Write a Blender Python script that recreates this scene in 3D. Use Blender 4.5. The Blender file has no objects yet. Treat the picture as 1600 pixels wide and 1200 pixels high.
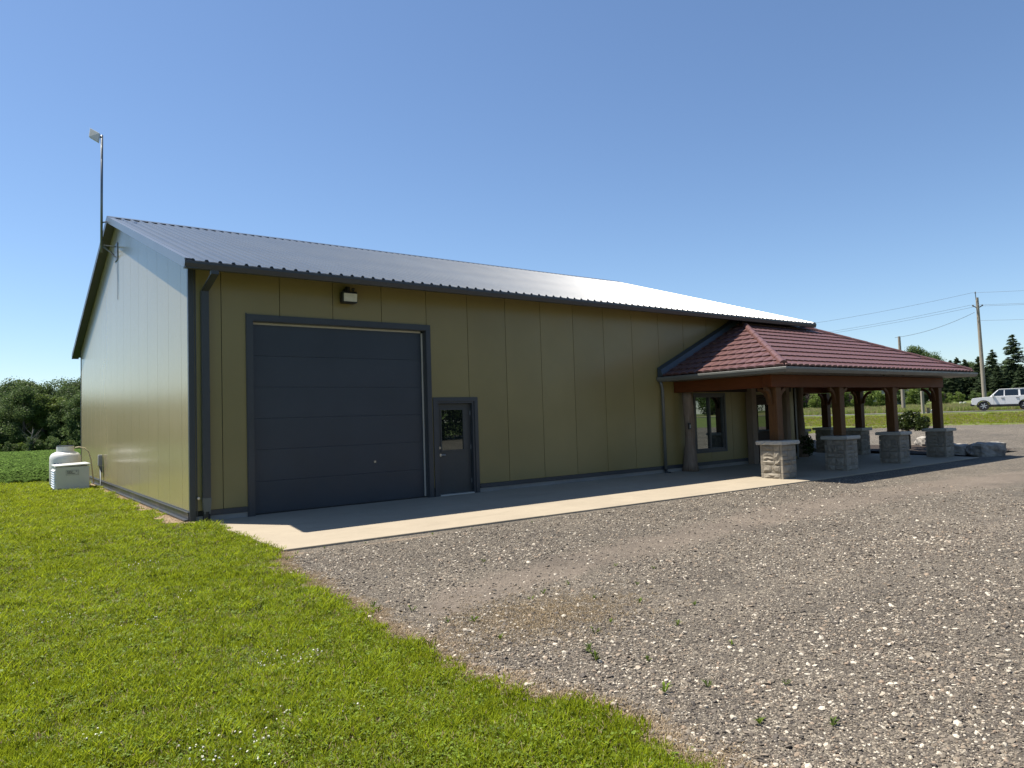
import bpy, math, random
import numpy as np
from mathutils import Vector, Matrix, Euler
rnd = random.Random(7)
R = math.radians
scene = bpy.context.scene

# ------------------------------------------------------------------ camera, sky, sun, exposure
CAM = Vector((-3.0236, -13.5748, 1.6551))
YAW, PITCH, ROLL, FPX = R(-36.9947), R(2.8051), R(-1.816), 1110.6
fwd = Vector((-math.sin(YAW)*math.cos(PITCH), math.cos(YAW)*math.cos(PITCH), math.sin(PITCH)))
rgt = Vector((math.cos(YAW), math.sin(YAW), 0)); upv = rgt.cross(fwd)
r2 = math.cos(ROLL)*rgt + math.sin(ROLL)*upv
u2 = -math.sin(ROLL)*rgt + math.cos(ROLL)*upv
cam_data = bpy.data.cameras.new('camera'); cam = bpy.data.objects.new('camera', cam_data)
scene.collection.objects.link(cam)
M = Matrix((r2, u2, -fwd)).transposed().to_4x4(); M.translation = CAM
cam.matrix_world = M
cam_data.sensor_fit = 'HORIZONTAL'; cam_data.sensor_width = 36; cam_data.lens = 36*FPX/1600
cam_data.clip_start = .05; cam_data.clip_end = 3000
scene.camera = cam

SUN_EL = R(64); SUN_DIR = Vector((-.62*math.cos(SUN_EL), .785*math.cos(SUN_EL), math.sin(SUN_EL))).normalized()
world = bpy.data.worlds.new('World'); scene.world = world; world.use_nodes = True
wn = world.node_tree; bg = wn.nodes['Background']
sky = wn.nodes.new('ShaderNodeTexSky'); sky.sky_type = 'NISHITA'; sky.sun_disc = False
sky.sun_elevation = SUN_EL; sky.sun_rotation = math.atan2(SUN_DIR.x, SUN_DIR.y)
sky.altitude = 200; sky.air_density = 1.0; sky.dust_density = .25; sky.ozone_density = 5.2
wn.links.new(sky.outputs[0], bg.inputs[0]); bg.inputs[1].default_value = .079
sun_d = bpy.data.lights.new('sun', 'SUN'); sun_d.energy = 5.0; sun_d.angle = R(.53); sun_d.color = (1, .93, .82)
sun = bpy.data.objects.new('sun', sun_d); scene.collection.objects.link(sun)
sun.rotation_euler = SUN_DIR.to_track_quat('Z', 'Y').to_euler()
vs = scene.view_settings; vs.view_transform = 'Standard'; vs.look = 'None'; vs.exposure = .95; vs.gamma = 1; vs.use_curve_mapping = False

# ------------------------------------------------------------------ helpers
COL = scene.collection
def tag(o, label=None, cat=None, group=None, kind=None):
    if label: o['label'] = label
    if cat: o['category'] = cat
    if group: o['group'] = group
    if kind: o['kind'] = kind
    return o
def empty(name, loc=(0, 0, 0), rz=0, **k):
    o = bpy.data.objects.new(name, None); COL.objects.link(o)
    o.location = loc; o.rotation_euler = (0, 0, rz); o.empty_display_size = .2
    o['_w'] = list(loc)
    return tag(o, **k)
def wloc(o):
    v = Vector((0, 0, 0))
    while o is not None: v += o.location; o = o.parent
    return v
class MB:
    def __init__(s): s.v = []; s.f = []; s.m = []; s.cur = 0
    def add(s, vs, fs):
        b = len(s.v); s.v += [tuple(v) for v in vs]
        for f in fs: s.f.append(tuple(i+b for i in f)); s.m.append(s.cur)
        return s
    def box(s, x0, x1, y0, y1, z0, z1):
        if x0 > x1: x0, x1 = x1, x0
        if y0 > y1: y0, y1 = y1, y0
        if z0 > z1: z0, z1 = z1, z0
        return s.add([(x0,y0,z0),(x1,y0,z0),(x1,y1,z0),(x0,y1,z0),(x0,y0,z1),(x1,y0,z1),(x1,y1,z1),(x0,y1,z1)],
                     [(3,2,1,0),(4,5,6,7),(0,1,5,4),(1,2,6,5),(2,3,7,6),(3,0,4,7)])
    def prism(s, poly, ext):
        n = len(poly); e = Vector(ext); P = [Vector(p) for p in poly]
        nrm = Vector((0,0,0))
        for i in range(n): nrm += P[i].cross(P[(i+1) % n])
        if nrm.dot(e) > 0: P = P[::-1]
        vs = P + [p+e for p in P]
        return s.add(vs, [tuple(range(n)), tuple(range(2*n-1, n-1, -1))] + [(i, i+n, (i+1) % n+n, (i+1) % n) for i in range(n)])
    def tube(s, path, r, n=8, caps=True):
        P = [Vector(p) for p in path]; rs = r if hasattr(r, '__len__') else [r]*len(P)
        rings = []
        for i, p in enumerate(P):
            t = (P[min(i+1, len(P)-1)] - P[max(i-1, 0)]).normalized()
            a = Vector((0,0,1)) if abs(t.z) < .9 else Vector((1,0,0))
            u = t.cross(a).normalized(); w = t.cross(u)
            rings.append([p + rs[i]*(math.cos(2*math.pi*k/n)*u + math.sin(2*math.pi*k/n)*w) for k in range(n)])
        vs = [v for rg in rings for v in rg]
        fs = [(i*n+k, (i+1)*n+k, (i+1)*n+(k+1) % n, i*n+(k+1) % n) for i in range(len(P)-1) for k in range(n)]
        if caps: fs += [tuple(range(n)), tuple(range(len(vs)-1, len(vs)-n-1, -1))]
        return s.add(vs, fs)
    def lathe(s, prof, c=(0,0,0), n=24, axis='z'):
        vs = []; fs = []
        for (r, z) in prof:
            for k in range(n):
                a = 2*math.pi*k/n
                p = (r*math.cos(a), r*math.sin(a), z) if axis == 'z' else (r*math.cos(a), z, r*math.sin(a))
                vs.append((c[0]+p[0], c[1]+p[1], c[2]+p[2]))
        m = len(prof)
        for i in range(m-1):
            for k in range(n): 
                q = (i*n+k, i*n+(k+1) % n, (i+1)*n+(k+1) % n, (i+1)*n+k)
                fs.append(q if axis == 'z' else q[::-1])
        lo = tuple(range(n)); hi = tuple(range((m-1)*n, m*n))
        fs += [lo[::-1], hi] if axis == 'z' else [lo, hi[::-1]]
        return s.add(vs, fs)
    def mesh(s, name, mats, off=Vector((0,0,0)), smooth=False):
        me = bpy.data.meshes.new(name)
        me.from_pydata([(v[0]-off[0], v[1]-off[1], v[2]-off[2]) for v in s.v], [], s.f)
        for m in (mats if isinstance(mats, (list, tuple)) else [mats]): me.materials.append(m)
        if len(set(s.m)) > 1: me.polygons.foreach_set('material_index', s.m)
        if smooth: me.polygons.foreach_set('use_smooth', [True]*len(me.polygons))
        me.update(); return me
    def build(s, name, mats, parent=None, smooth=False, bevel=0, local=False, seg=1, autos=False, **k):
        off = Vector((0,0,0)) if (local or parent is None) else wloc(parent)
        o = bpy.data.objects.new(name, s.mesh(name, mats, off, smooth)); COL.objects.link(o)
        if parent: o.parent = parent
        if bevel:
            b = o.modifiers.new('bevel', 'BEVEL'); b.width = bevel; b.segments = seg; b.limit_method = 'ANGLE'; b.angle_limit = R(40)
        if autos:
            o.data.set_sharp_from_angle(angle=R(35))
        return tag(o, **k)
def rng_np(seed): return np.random.RandomState(seed)

# ------------------------------------------------------------------ materials
def new_mat(name):
    m = bpy.data.materials.new(name); m.use_nodes = True
    return m, m.node_tree, m.node_tree.nodes['Principled BSDF']
def mixcol(nt, fac, a, b, mode='MIX'):
    n = nt.nodes.new('ShaderNodeMix'); n.data_type = 'RGBA'; n.blend_type = mode
    for sock, val in ((n.inputs[0], fac), (n.inputs[6], a), (n.inputs[7], b)):
        if isinstance(val, bpy.types.NodeSocket): nt.links.new(val, sock)
        elif isinstance(val, (tuple, list)): sock.default_value = (*val[:3], 1)
        else: sock.default_value = val
    return n.outputs[2]
def math_n(nt, op, a, b=None, c=None, clamp=False):
    n = nt.nodes.new('ShaderNodeMath'); n.operation = op; n.use_clamp = clamp
    for i, v in enumerate((a, b, c)):
        if v is None: continue
        if isinstance(v, bpy.types.NodeSocket): nt.links.new(v, n.inputs[i])
        else: n.inputs[i].default_value = v
    return n.outputs[0]
def noise(nt, scale, detail=3, rough=.55, vec=None, dist=0):
    n = nt.nodes.new('ShaderNodeTexNoise'); n.inputs['Scale'].default_value = scale
    n.inputs['Detail'].default_value = detail; n.inputs['Roughness'].default_value = rough; n.inputs['Distortion'].default_value = dist
    if vec is not None: nt.links.new(vec, n.inputs['Vector'])
    return n.outputs[0]
def coords(nt, kind='Object'):
    return nt.nodes.new('ShaderNodeTexCoord').outputs[kind]
def mapping(nt, vec, scale=(1,1,1), rot=(0,0,0)):
    n = nt.nodes.new('ShaderNodeMapping'); n.inputs['Scale'].default_value = scale; n.inputs['Rotation'].default_value = rot
    nt.links.new(vec, n.inputs['Vector']); return n.outputs[0]
def remap(nt, v, a, b, c=0, d=1):
    n = nt.nodes.new('ShaderNodeMapRange'); nt.links.new(v, n.inputs[0])
    for i, x in enumerate((a, b, c, d)): n.inputs[i+1].default_value = x
    return n.outputs[0]
def bump(nt, bsdf, h, strength=.3, dist=.01):
    n = nt.nodes.new('ShaderNodeBump'); n.inputs['Strength'].default_value = strength; n.inputs['Distance'].default_value = dist
    nt.links.new(h, n.inputs['Height']); nt.links.new(n.outputs[0], bsdf.inputs['Normal']); return n
def mat(name, color, rough=.5, var=.12, vscale=2.0, bscale=None, bstr=.2, bdist=.004, metal=0, spec=.5, coat=0, color2=None, rvar=0, objrand=0, stretch=(1,1,1)):
    m, nt, b = new_mat(name)
    co = mapping(nt, coords(nt), stretch)
    c2 = color2 if color2 else tuple(c*(1-var*1.6) for c in color)
    f = remap(nt, noise(nt, vscale, 5, .6, co), .3, .7)
    col = mixcol(nt, f, color, c2)
    if objrand:
        oi = nt.nodes.new('ShaderNodeObjectInfo')
        k = remap(nt, oi.outputs['Random'], 0, 1, 1-objrand, 1+objrand)
        hs = nt.nodes.new('ShaderNodeHueSaturation'); nt.links.new(col, hs.inputs['Color']); nt.links.new(k, hs.inputs['Value']); col = hs.outputs[0]
    nt.links.new(col, b.inputs['Base Color'])
    b.inputs['Roughness'].default_value = rough; b.inputs['Metallic'].default_value = metal
    b.inputs['Specular IOR Level'].default_value = spec; b.inputs['Coat Weight'].default_value = coat
    if rvar:
        nt.links.new(remap(nt, noise(nt, vscale*1.7, 4, .6, co), .3, .7, rough-rvar, rough+rvar), b.inputs['Roughness'])
    if bscale: bump(nt, b, noise(nt, bscale, 4, .6, co), bstr, bdist)
    return m
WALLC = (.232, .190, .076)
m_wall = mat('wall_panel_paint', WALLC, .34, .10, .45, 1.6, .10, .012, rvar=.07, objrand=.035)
def gable_mat():  # same paint as the front wall, sunlight on the gable put into a lighter colour
    m, nt, b = new_mat('wall_paint_sunlit_gable')
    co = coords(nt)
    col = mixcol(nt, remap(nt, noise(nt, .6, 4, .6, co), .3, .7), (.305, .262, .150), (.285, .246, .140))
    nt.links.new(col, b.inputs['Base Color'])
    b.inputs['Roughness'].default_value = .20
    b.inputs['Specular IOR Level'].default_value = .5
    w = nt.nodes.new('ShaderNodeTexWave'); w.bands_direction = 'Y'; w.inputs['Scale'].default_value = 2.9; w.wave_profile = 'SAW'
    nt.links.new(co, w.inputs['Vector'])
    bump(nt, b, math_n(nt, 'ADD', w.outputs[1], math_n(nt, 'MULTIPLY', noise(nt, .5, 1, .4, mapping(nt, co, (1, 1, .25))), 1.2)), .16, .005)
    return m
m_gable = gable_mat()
m_joint = mat('joint_shadow_gap', (.03, .03, .025), .8)
m_trim = mat('charcoal_trim', (.042, .047, .054), .38, .1, 1.5, rvar=.06)
m_trim2 = mat('grey_gutter_metal', (.13, .135, .125), .42, .12, 1.5, rvar=.06)
m_door = mat('slate_blue_door', (.033, .042, .055), .42, .12, .8, 60, .05, .002, rvar=.05, objrand=.03)
m_pdoor = mat('dark_grey_door', (.045, .048, .048), .45, .1, 2, rvar=.05)
m_seal = mat('weather_seal', (.45, .43, .38), .6)
m_roof = mat('slate_metal_roof', (.066, .084, .108), .34, .05, .5, rvar=.02, spec=.7, objrand=.06)
m_white = mat('white_enamel', (.66, .66, .63), .3, .05, 3)
m_whitegen = mat('white_cabinet_paint', (.58, .58, .54), .4, .05, 3)
m_black = mat('black_plastic', (.015, .015, .016), .45)
m_grey = mat('grey_plastic', (.28, .29, .28), .5)
m_galv = mat('galvanised_pipe', (.16, .18, .20), .4, metal=.5)
m_lens = mat('lamp_lens', (.62, .60, .50), .15, .1, 12)
m_brass = mat('satin_handle', (.6, .58, .52), .3, metal=.9)
m_copper = mat('copper_hose', (.45, .38, .22), .5)
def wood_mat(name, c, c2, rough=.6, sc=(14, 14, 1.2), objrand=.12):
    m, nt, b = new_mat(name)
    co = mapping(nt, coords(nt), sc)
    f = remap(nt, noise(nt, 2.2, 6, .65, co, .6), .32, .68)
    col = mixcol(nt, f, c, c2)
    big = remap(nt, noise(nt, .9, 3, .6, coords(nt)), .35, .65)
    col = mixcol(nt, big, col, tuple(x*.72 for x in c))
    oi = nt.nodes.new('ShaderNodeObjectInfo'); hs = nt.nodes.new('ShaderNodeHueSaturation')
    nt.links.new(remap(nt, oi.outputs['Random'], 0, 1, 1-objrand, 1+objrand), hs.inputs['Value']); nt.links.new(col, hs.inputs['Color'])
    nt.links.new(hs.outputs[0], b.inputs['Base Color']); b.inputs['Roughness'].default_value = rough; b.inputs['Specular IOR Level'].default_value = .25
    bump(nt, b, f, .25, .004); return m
m_wood = wood_mat('stained_timber', (.125, .056, .017), (.065, .026, .009))
m_woodx = wood_mat('stained_timber_beam', (.15, .043, .010), (.08, .021, .006), sc=(1.2, 14, 14))
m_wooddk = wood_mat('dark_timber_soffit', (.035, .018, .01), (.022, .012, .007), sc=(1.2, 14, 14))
m_log = wood_mat('weathered_log', (.26, .20, .15), (.11, .075, .05), .8, (9, 9, .8))
m_pole = wood_mat('weathered_pole', (.34, .30, .24), (.18, .155, .125), .85, (9, 9, .4))
m_cap = mat('limestone_cap', (.46, .44, .39), .85, .15, 9, 40, .5, .008)
m_stone = mat('split_face_stone', (.31, .275, .22), .9, .22, 7, 35, .7, .012, objrand=.16)
m_mortar = mat('mortar', (.20, .18, .155), .9, .1, 20)
m_tile = mat('burgundy_tile', (.125, .060, .054), .42, .12, 3, 160, .22, .002, rvar=.06, objrand=.07)
def concrete_mat(name, c, c2):
    m, nt, b = new_mat(name); co = coords(nt)
    f = remap(nt, noise(nt, .8, 6, .65, co, .4), .35, .7); f2 = remap(nt, noise(nt, 7, 4, .6, co), .35, .7)
    col = mixcol(nt, f, c, c2); col = mixcol(nt, math_n(nt, 'MULTIPLY', f2, .25), col, tuple(x*.75 for x in c))
    st_ = remap(nt, noise(nt, 1.7, 6, .7, mapping(nt, co, (.35, 1.6, 1)), .6), .55, .72)
    col = mixcol(nt, math_n(nt, 'MULTIPLY', st_, .35), col, tuple(x*.6 for x in c2))
    sp = remap(nt, noise(nt, 38, 2, .5, co), .66, .74)
    col = mixcol(nt, math_n(nt, 'MULTIPLY', sp, .5), col, (.15, .12, .08))
    nt.links.new(col, b.inputs['Base Color']); b.inputs['Roughness'].default_value = .85
    bump(nt, b, noise(nt, 90, 3, .6, co), .3, .003); return m
m_conc = concrete_mat('broom_finished_concrete', (.335, .285, .21), (.29, .245, .18))
m_conc2 = concrete_mat('foundation_concrete', (.27, .26, .24), (.19, .18, .165))
def glass_mat(name, refl, rough=.01, tint=(.6,.7,.7)):
    m, nt, b = new_mat(name)
    b.inputs['Base Color'].default_value = (.008, .01, .01, 1); b.inputs['Roughness'].default_value = rough
    g = nt.nodes.new('ShaderNodeBsdfGlossy'); g.inputs[0].default_value = (*tint, 1); g.inputs['Roughness'].default_value = rough
    mx = nt.nodes.new('ShaderNodeMixShader'); mx.inputs[0].default_value = refl
    nt.links.new(b.outputs[0], mx.inputs[1]); nt.links.new(g.outputs[0], mx.inputs[2])
    nt.links.new(mx.outputs[0], nt.nodes['Material Output'].inputs[0]); return m
m_glass = glass_mat('coated_window_glass', .33)
m_glass2 = glass_mat('door_glass', .16)
m_carglass = glass_mat('tinted_car_glass', .05, .03)
def leaf_mat(name, c, c2, rough=.5, trans=.35, objrand=.15, spec=.3):
    m, nt, b = new_mat(name); co = coords(nt)
    geo = nt.nodes.new('ShaderNodeNewGeometry')
    f = math_n(nt, 'ADD', math_n(nt, 'MULTIPLY', geo.outputs['Random Per Island'], .65), math_n(nt, 'MULTIPLY', remap(nt, noise(nt, .35, 3, .6, co), .3, .7), .35))
    col = mixcol(nt, f, c, c2)
    oi = nt.nodes.new('ShaderNodeObjectInfo'); hs = nt.nodes.new('ShaderNodeHueSaturation')
    nt.links.new(remap(nt, oi.outputs['Random'], 0, 1, 1-objrand, 1+objrand), hs.inputs['Value']); nt.links.new(col, hs.inputs['Color'])
    col = hs.outputs[0]
    nt.links.new(col, b.inputs['Base Color']); b.inputs['Roughness'].default_value = rough; b.inputs['Specular IOR Level'].default_value = spec*.5
    t = nt.nodes.new('ShaderNodeBsdfTranslucent'); nt.links.new(col, t.inputs[0])
    mx = nt.nodes.new('ShaderNodeMixShader'); mx.inputs[0].default_value = trans
    nt.links.new(b.outputs[0], mx.inputs[1]); nt.links.new(t.outputs[0], mx.inputs[2])
    nt.links.new(mx.outputs[0], nt.nodes['Material Output'].inputs[0]); return m
m_leaf = leaf_mat('broad_leaves', (.135, .185, .062), (.055, .095, .036), trans=.45)
m_leaf2 = leaf_mat('light_broad_leaves', (.17, .22, .05), (.08, .13, .03), trans=.45)
m_needle = leaf_mat('conifer_needles', (.12, .16, .08), (.045, .075, .042), trans=.35)
m_bush = leaf_mat('bush_leaves', (.060, .085, .020), (.022, .034, .010), trans=.25, rough=.35)
m_grassb = leaf_mat('lawn_blades', (.43, .47, .028), (.15, .21, .011), trans=.5, objrand=.5)
m_clover = leaf_mat('clover_leaves', (.17, .235, .03), (.08, .13, .014), trans=.3, objrand=.35)
m_tallg = leaf_mat('tall_grass_blades', (.34, .37, .11), (.15, .21, .045), trans=.45, objrand=.3)
m_straw = leaf_mat('straw', (.42, .335, .21), (.27, .20, .12), trans=.2, objrand=.3)
m_soy = leaf_mat('soybean_leaves', (.13, .20, .048), (.055, .11, .022), trans=.6, objrand=.25, rough=.8, spec=.1)
m_flower = mat('clover_flower', (.72, .70, .60), .7, .1, 30)
m_bark = mat('tree_bark', (.12, .095, .07), .9, .25, 5, 12, .6, .03, stretch=(3,3,.6))
m_deadw = mat('dead_branch', (.22, .19, .16), .9, .2, 5)
def pebble_mat():
    m, nt, b = new_mat('gravel_stones')
    oi = nt.nodes.new('ShaderNodeObjectInfo'); cr = nt.nodes.new('ShaderNodeValToRGB')
    nt.links.new(oi.outputs['Random'], cr.inputs[0]); e = cr.color_ramp.elements
    e[0].color = (.042, .036, .030, 1); e[1].position = 1; e[1].color = (.56, .50, .40, 1)
    for p, c in ((.25, (.09, .075, .058, 1)), (.5, (.15, .125, .094, 1)), (.72, (.235, .20, .148, 1)), (.84, (.26, .19, .13, 1)), (.88, (.44, .395, .315, 1))):
        x = cr.color_ramp.elements.new(p); x.color = c
    cr.color_ramp.interpolation = 'LINEAR'
    col = mixcol(nt, math_n(nt, 'MULTIPLY', remap(nt, noise(nt, 1.5, 3, .6, coords(nt)), .3, .7), .3), cr.outputs[0], (.16, .13, .11))
    nt.links.new(col, b.inputs['Base Color']); b.inputs['Roughness'].default_value = .8; return m
m_peb = pebble_mat()
def gravel_mat():
    m, nt, b = new_mat('gravel_surface'); co = coords(nt)
    def vor(scale):
        v = nt.nodes.new('ShaderNodeTexVoronoi'); v.inputs['Scale'].default_value = scale; nt.links.new(co, v.inputs['Vector'])
        s = nt.nodes.new('ShaderNodeSeparateColor'); nt.links.new(v.outputs['Color'], s.inputs[0])
        return v.outputs['Distance'], s.outputs[0], s.outputs[1]
    d1, a1, b1 = vor(70); d2, a2, b2 = vor(140); d3, a3, b3 = vor(26)
    def ramp(f, stops):
        cr = nt.nodes.new('ShaderNodeValToRGB'); nt.links.new(f, cr.inputs[0]); e = cr.color_ramp.elements
        e[0].position = stops[0][0]; e[0].color = (*stops[0][1], 1); e[1].position = stops[-1][0]; e[1].color = (*stops[-1][1], 1)
        for p, c in stops[1:-1]: x = e.new(p); x.color = (*c, 1)
        return cr.outputs[0]
    st = [(0, (.042, .034, .025)), (.35, (.093, .077, .057)), (.65, (.163, .138, .102)), (.85, (.285, .243, .182)), (1, (.53, .465, .36))]
    c1 = ramp(a1, st); c2 = ramp(a2, st); c3 = ramp(a3, st)
    col = mixcol(nt, math_n(nt, 'GREATER_THAN', b1, .45), c2, c1)
    col = mixcol(nt, math_n(nt, 'MULTIPLY', math_n(nt, 'GREATER_THAN', b3, .72), .55), col, c3)
    edge = remap(nt, d1, .35, .6, 0, 1)
    col = mixcol(nt, math_n(nt, 'MULTIPLY', edge, .55), col, (.055, .045, .038))
    at = nt.nodes.new('ShaderNodeAttribute'); at.attribute_name = 'wear'
    sp = nt.nodes.new('ShaderNodeSeparateColor'); nt.links.new(at.outputs['Color'], sp.inputs[0])
    n1 = noise(nt, 1.6, 5, .65, co); n2 = noise(nt, .28, 4, .6, co, .5); n4 = noise(nt, 14, 4, .6, co)
    trk = math_n(nt, 'MULTIPLY', remap(nt, math_n(nt, 'ADD', sp.outputs[0], math_n(nt, 'MULTIPLY', math_n(nt, 'SUBTRACT', n1, .5), 1.1)), .45, .75), .66)
    col = mixcol(nt, trk, col, mixcol(nt, n4, (.105, .082, .062), (.175, .14, .108)))
    dirt = remap(nt, math_n(nt, 'ADD', sp.outputs[1], math_n(nt, 'MULTIPLY', math_n(nt, 'SUBTRACT', n1, .5), 1.4)), .5, .8)
    col = mixcol(nt, math_n(nt, 'MULTIPLY', dirt, .7), col, mixcol(nt, n4, (.19, .14, .095), (.34, .265, .185)))
    big = math_n(nt, 'MULTIPLY', remap(nt, n2, .35, .65, .78, 1.14), remap(nt, noise(nt, 1.1, 5, .7, co, .4), .32, .68, .80, 1.18))
    hs = nt.nodes.new('ShaderNodeHueSaturation'); nt.links.new(col, hs.inputs['Color']); nt.links.new(math_n(nt, 'MULTIPLY', big, .90), hs.inputs['Value'])
    nt.links.new(hs.outputs[0], b.inputs['Base Color']); b.inputs['Roughness'].default_value = .9
    h = math_n(nt, 'ADD', math_n(nt, 'MULTIPLY', d1, -1.0), math_n(nt, 'MULTIPLY', a1, .5))
    h = math_n(nt, 'MULTIPLY', h, math_n(nt, 'SUBTRACT', 1.0, trk))
    bump(nt, b, h, .9, .012)
    return m
m_gravel = gravel_mat()
def ground_mat():
    m, nt, b = new_mat('grass_ground'); co = coords(nt)
    a = remap(nt, noise(nt, .22, 6, .65, co, .3), .35, .65); c = remap(nt, noise(nt, 3.5, 5, .7, co), .3, .7); d = remap(nt, noise(nt, 30, 4, .7, co), .3, .7)
    col = mixcol(nt, a, (.105, .14, .02), (.145, .165, .035))
    col = mixcol(nt, math_n(nt, 'MULTIPLY', c, .5), col, (.065, .11, .02))
    col = mixcol(nt, math_n(nt, 'MULTIPLY', d, .45), col, (.045, .07, .015))
    at = nt.nodes.new('ShaderNodeAttribute'); at.attribute_name = 'dry'
    sp = nt.nodes.new('ShaderNodeSeparateColor'); nt.links.new(at.outputs['Color'], sp.inputs[0])
    dry = remap(nt, math_n(nt, 'ADD', sp.outputs[0], math_n(nt, 'MULTIPLY', math_n(nt, 'SUBTRACT', noise(nt, .6, 5, .7, co), .5), 1.3)), .45, .8)
    col = mixcol(nt, math_n(nt, 'MULTIPLY', dry, .65), col, (.25, .225, .085))
    nt.links.new(col, b.inputs['Base Color']); b.inputs['Roughness'].default_value = .9
    bump(nt, b, noise(nt, 18, 5, .7, co), .7, .05); return m
m_ground = ground_mat()
m_asph = mat('asphalt', (.13, .125, .12), .85, .1, 3, 60, .3, .005)
m_line = mat('road_paint', (.5, .48, .42), .7)
m_soil = mat('dark_mulch', (.035, .022, .014), .95, .25, 12, 30, .9, .04)
m_dirt = mat('pale_dirt', (.27, .205, .14), .95, .2, 9, 40, .6, .015, color2=(.22, .15, .09))
m_crop = mat('crop_canopy', (.045, .09, .023), .95, .25, 2.5, 5, 1, .15, color2=(.03, .08, .014), spec=.05)
m_rock = mat('limestone_boulder', (.42, .39, .34), .9, .3, 3.5, 9, .8, .05, color2=(.13, .12, .11))
m_carw = mat('white_car_paint', (.66, .66, .66), .22, .02, 1, coat=.5)
m_clad = mat('black_car_cladding', (.02, .02, .022), .5)
m_tyre = mat('tyre_rubber', (.022, .022, .024), .8)
m_rim = mat('machined_rim', (.55, .55, .56), .3, metal=.8)
m_ceram = mat('pole_insulator', (.10, .11, .12), .4)
m_cable = mat('overhead_cable', (.16, .19, .22), .6)
m_barn = mat('maroon_cladding', (.06, .022, .025), .7)
m_pale = mat('pale_siding', (.55, .53, .50), .7)
m_shing = mat('dark_shingle', (.05, .05, .055), .8)
m_yellow = mat('yellow_paint', (.6, .45, .03), .5)

# ------------------------------------------------------------------ terrain height
def ss(a, b, x):
    t = np.clip((np.asarray(x, float)-a)/(b-a), 0, 1); return t*t*(3-2*t)
def ZX(x, y): # distances measured along / across the lane's direction
    dx = np.asarray(x, float)+3.02; dy = np.asarray(y, float)+13.57
    return dx*.8-dy*.6, dx*.6+dy*.8
def XZ(X, Z): return (-3.02+.8*X+.6*Z, -13.57-.6*X+.8*Z)
def SR(x, y): return .938*(np.asarray(x, float)+3.02) + .334*(np.asarray(y, float)+13.57)   # distance towards the road
def RS(S, T):  # point S metres towards the road, T metres along it
    return (-3.02+.942*S+.3355*T, -13.57+.3355*S-.942*T)
def height(x, y):
    x = np.asarray(x, float); y = np.asarray(y, float)
    X, Z = ZX(x, y)
    front = -.10*ss(0, 3.5, -y) - .012
    fall = -2.3*ss(16, 170, y)
    S = SR(x, y)
    rise = .22*ss(34, 56, S) - .10*np.sin(np.clip((S-58)/5, 0, 1)*np.pi) + .82*ss(61, 69.3, S) + 1.5*ss(79, 150, S)
    k = ss(20, 38, x)*ss(-200, -60, y+0*x)
    return front + fall*(1-k) + rise*k
def H(x, y): return float(height(x, y))
def grid_mesh(name, xs, ys, hoff, m, attr=None, **k):
    nx, ny = len(xs), len(ys); XX, YY = np.meshgrid(xs, ys); 
    return surf(name, XX, YY, hoff, m, attr, **k)
def surf(name, XX, YY, hoff, m, attr=None, zfun=None, parent=None, **k):
    ny, nx = XX.shape; ZZ = (height(XX, YY) if zfun is None else zfun(XX, YY)) + hoff
    v = np.stack([XX, YY, ZZ], -1).reshape(-1, 3)
    i = np.arange(ny*nx).reshape(ny, nx)
    f = np.stack([i[:-1, :-1], i[:-1, 1:], i[1:, 1:], i[1:, :-1]], -1).reshape(-1, 4)
    me = bpy.data.meshes.new(name); me.from_pydata(v.tolist(), [], f.tolist()); me.materials.append(m)
    me.polygons.foreach_set('use_smooth', [True]*len(me.polygons))
    for an, fn in (attr or {}).items():
        a = me.color_attributes.new(an, 'FLOAT_COLOR', 'POINT'); c = fn(XX, YY).reshape(-1, 3)
        a.data.foreach_set('color', np.concatenate([c, np.ones((len(c), 1))], 1).astype(np.float32).ravel())
    o = bpy.data.objects.new(name, me); COL.objects.link(o)
    return tag(o, **k)
def axis(lo, hi, c, d0, g):
    out = [c]; d = d0; x = c
    while x < hi: x += d; d *= g; out.append(min(x, hi))
    d = d0; x = c; left = []
    while x > lo: x -= d; d *= g; left.append(max(x, lo))
    return np.array(left[::-1]+out)
def dryness(X_, Y_):
    S = SR(X_, Y_)
    d = ss(77, 79, S)*(1-ss(95, 125, S))*.75 + .35*ss(66, 68, S)*(1-ss(69.5, 70.5, S))
    d = d*(X_ > 20)
    return np.stack([d, d*0, d*0], -1)
grid_mesh('ground', axis(-900, 1200, 20, .8, 1.035), axis(-700, 1400, 0, .8, 1.035), 0, m_ground, {'dry': dryness}, kind='structure',
          label='mown green grass ground running out to the fields around the building')

LAWN = [(-60, -.4), (-14, -.25), (-11.3, -.15), (-10.4, -.10), (-9.9, -.21), (-9.16, -.34), (-8.06, -.29), (-5.6, -.09), (-4.44, .01), (-3.75, .18), (-3.6, .36), (-2.7, .37), (-.6, .25), (-.3, .1), (40, .1)]
def lawn_x(y):
    y = np.asarray(y, float)
    b = np.interp(y, [p[0] for p in LAWN], [p[1] for p in LAWN])
    w = .035*np.sin(y*4.1)+.025*np.sin(y*11.7+1)+.02*np.sin(y*23+2)
    return b + w*(y < -3.9)
def gravel_far(y): return np.interp(y, [-60, 0, 4.4, 7.4, 9.9, 10.7, 11.2], [59, 57, 55.2, 52.1, 47.5, 43, 30]) + .3*np.sin(y*.9)
def gx(u, y): 
    a = np.where(y < -3.55, lawn_x(y)-.12, 22.9); b = gravel_far(y)
    return a + (b-a)*u**2.2
TRACK = [(-3, -8.6), (-.04, -7.9), (1.5, -7.35), (4, -6.95), (8.65, -6.5), (12, -6.6), (20, -7.6), (30, -9.5)]
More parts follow.
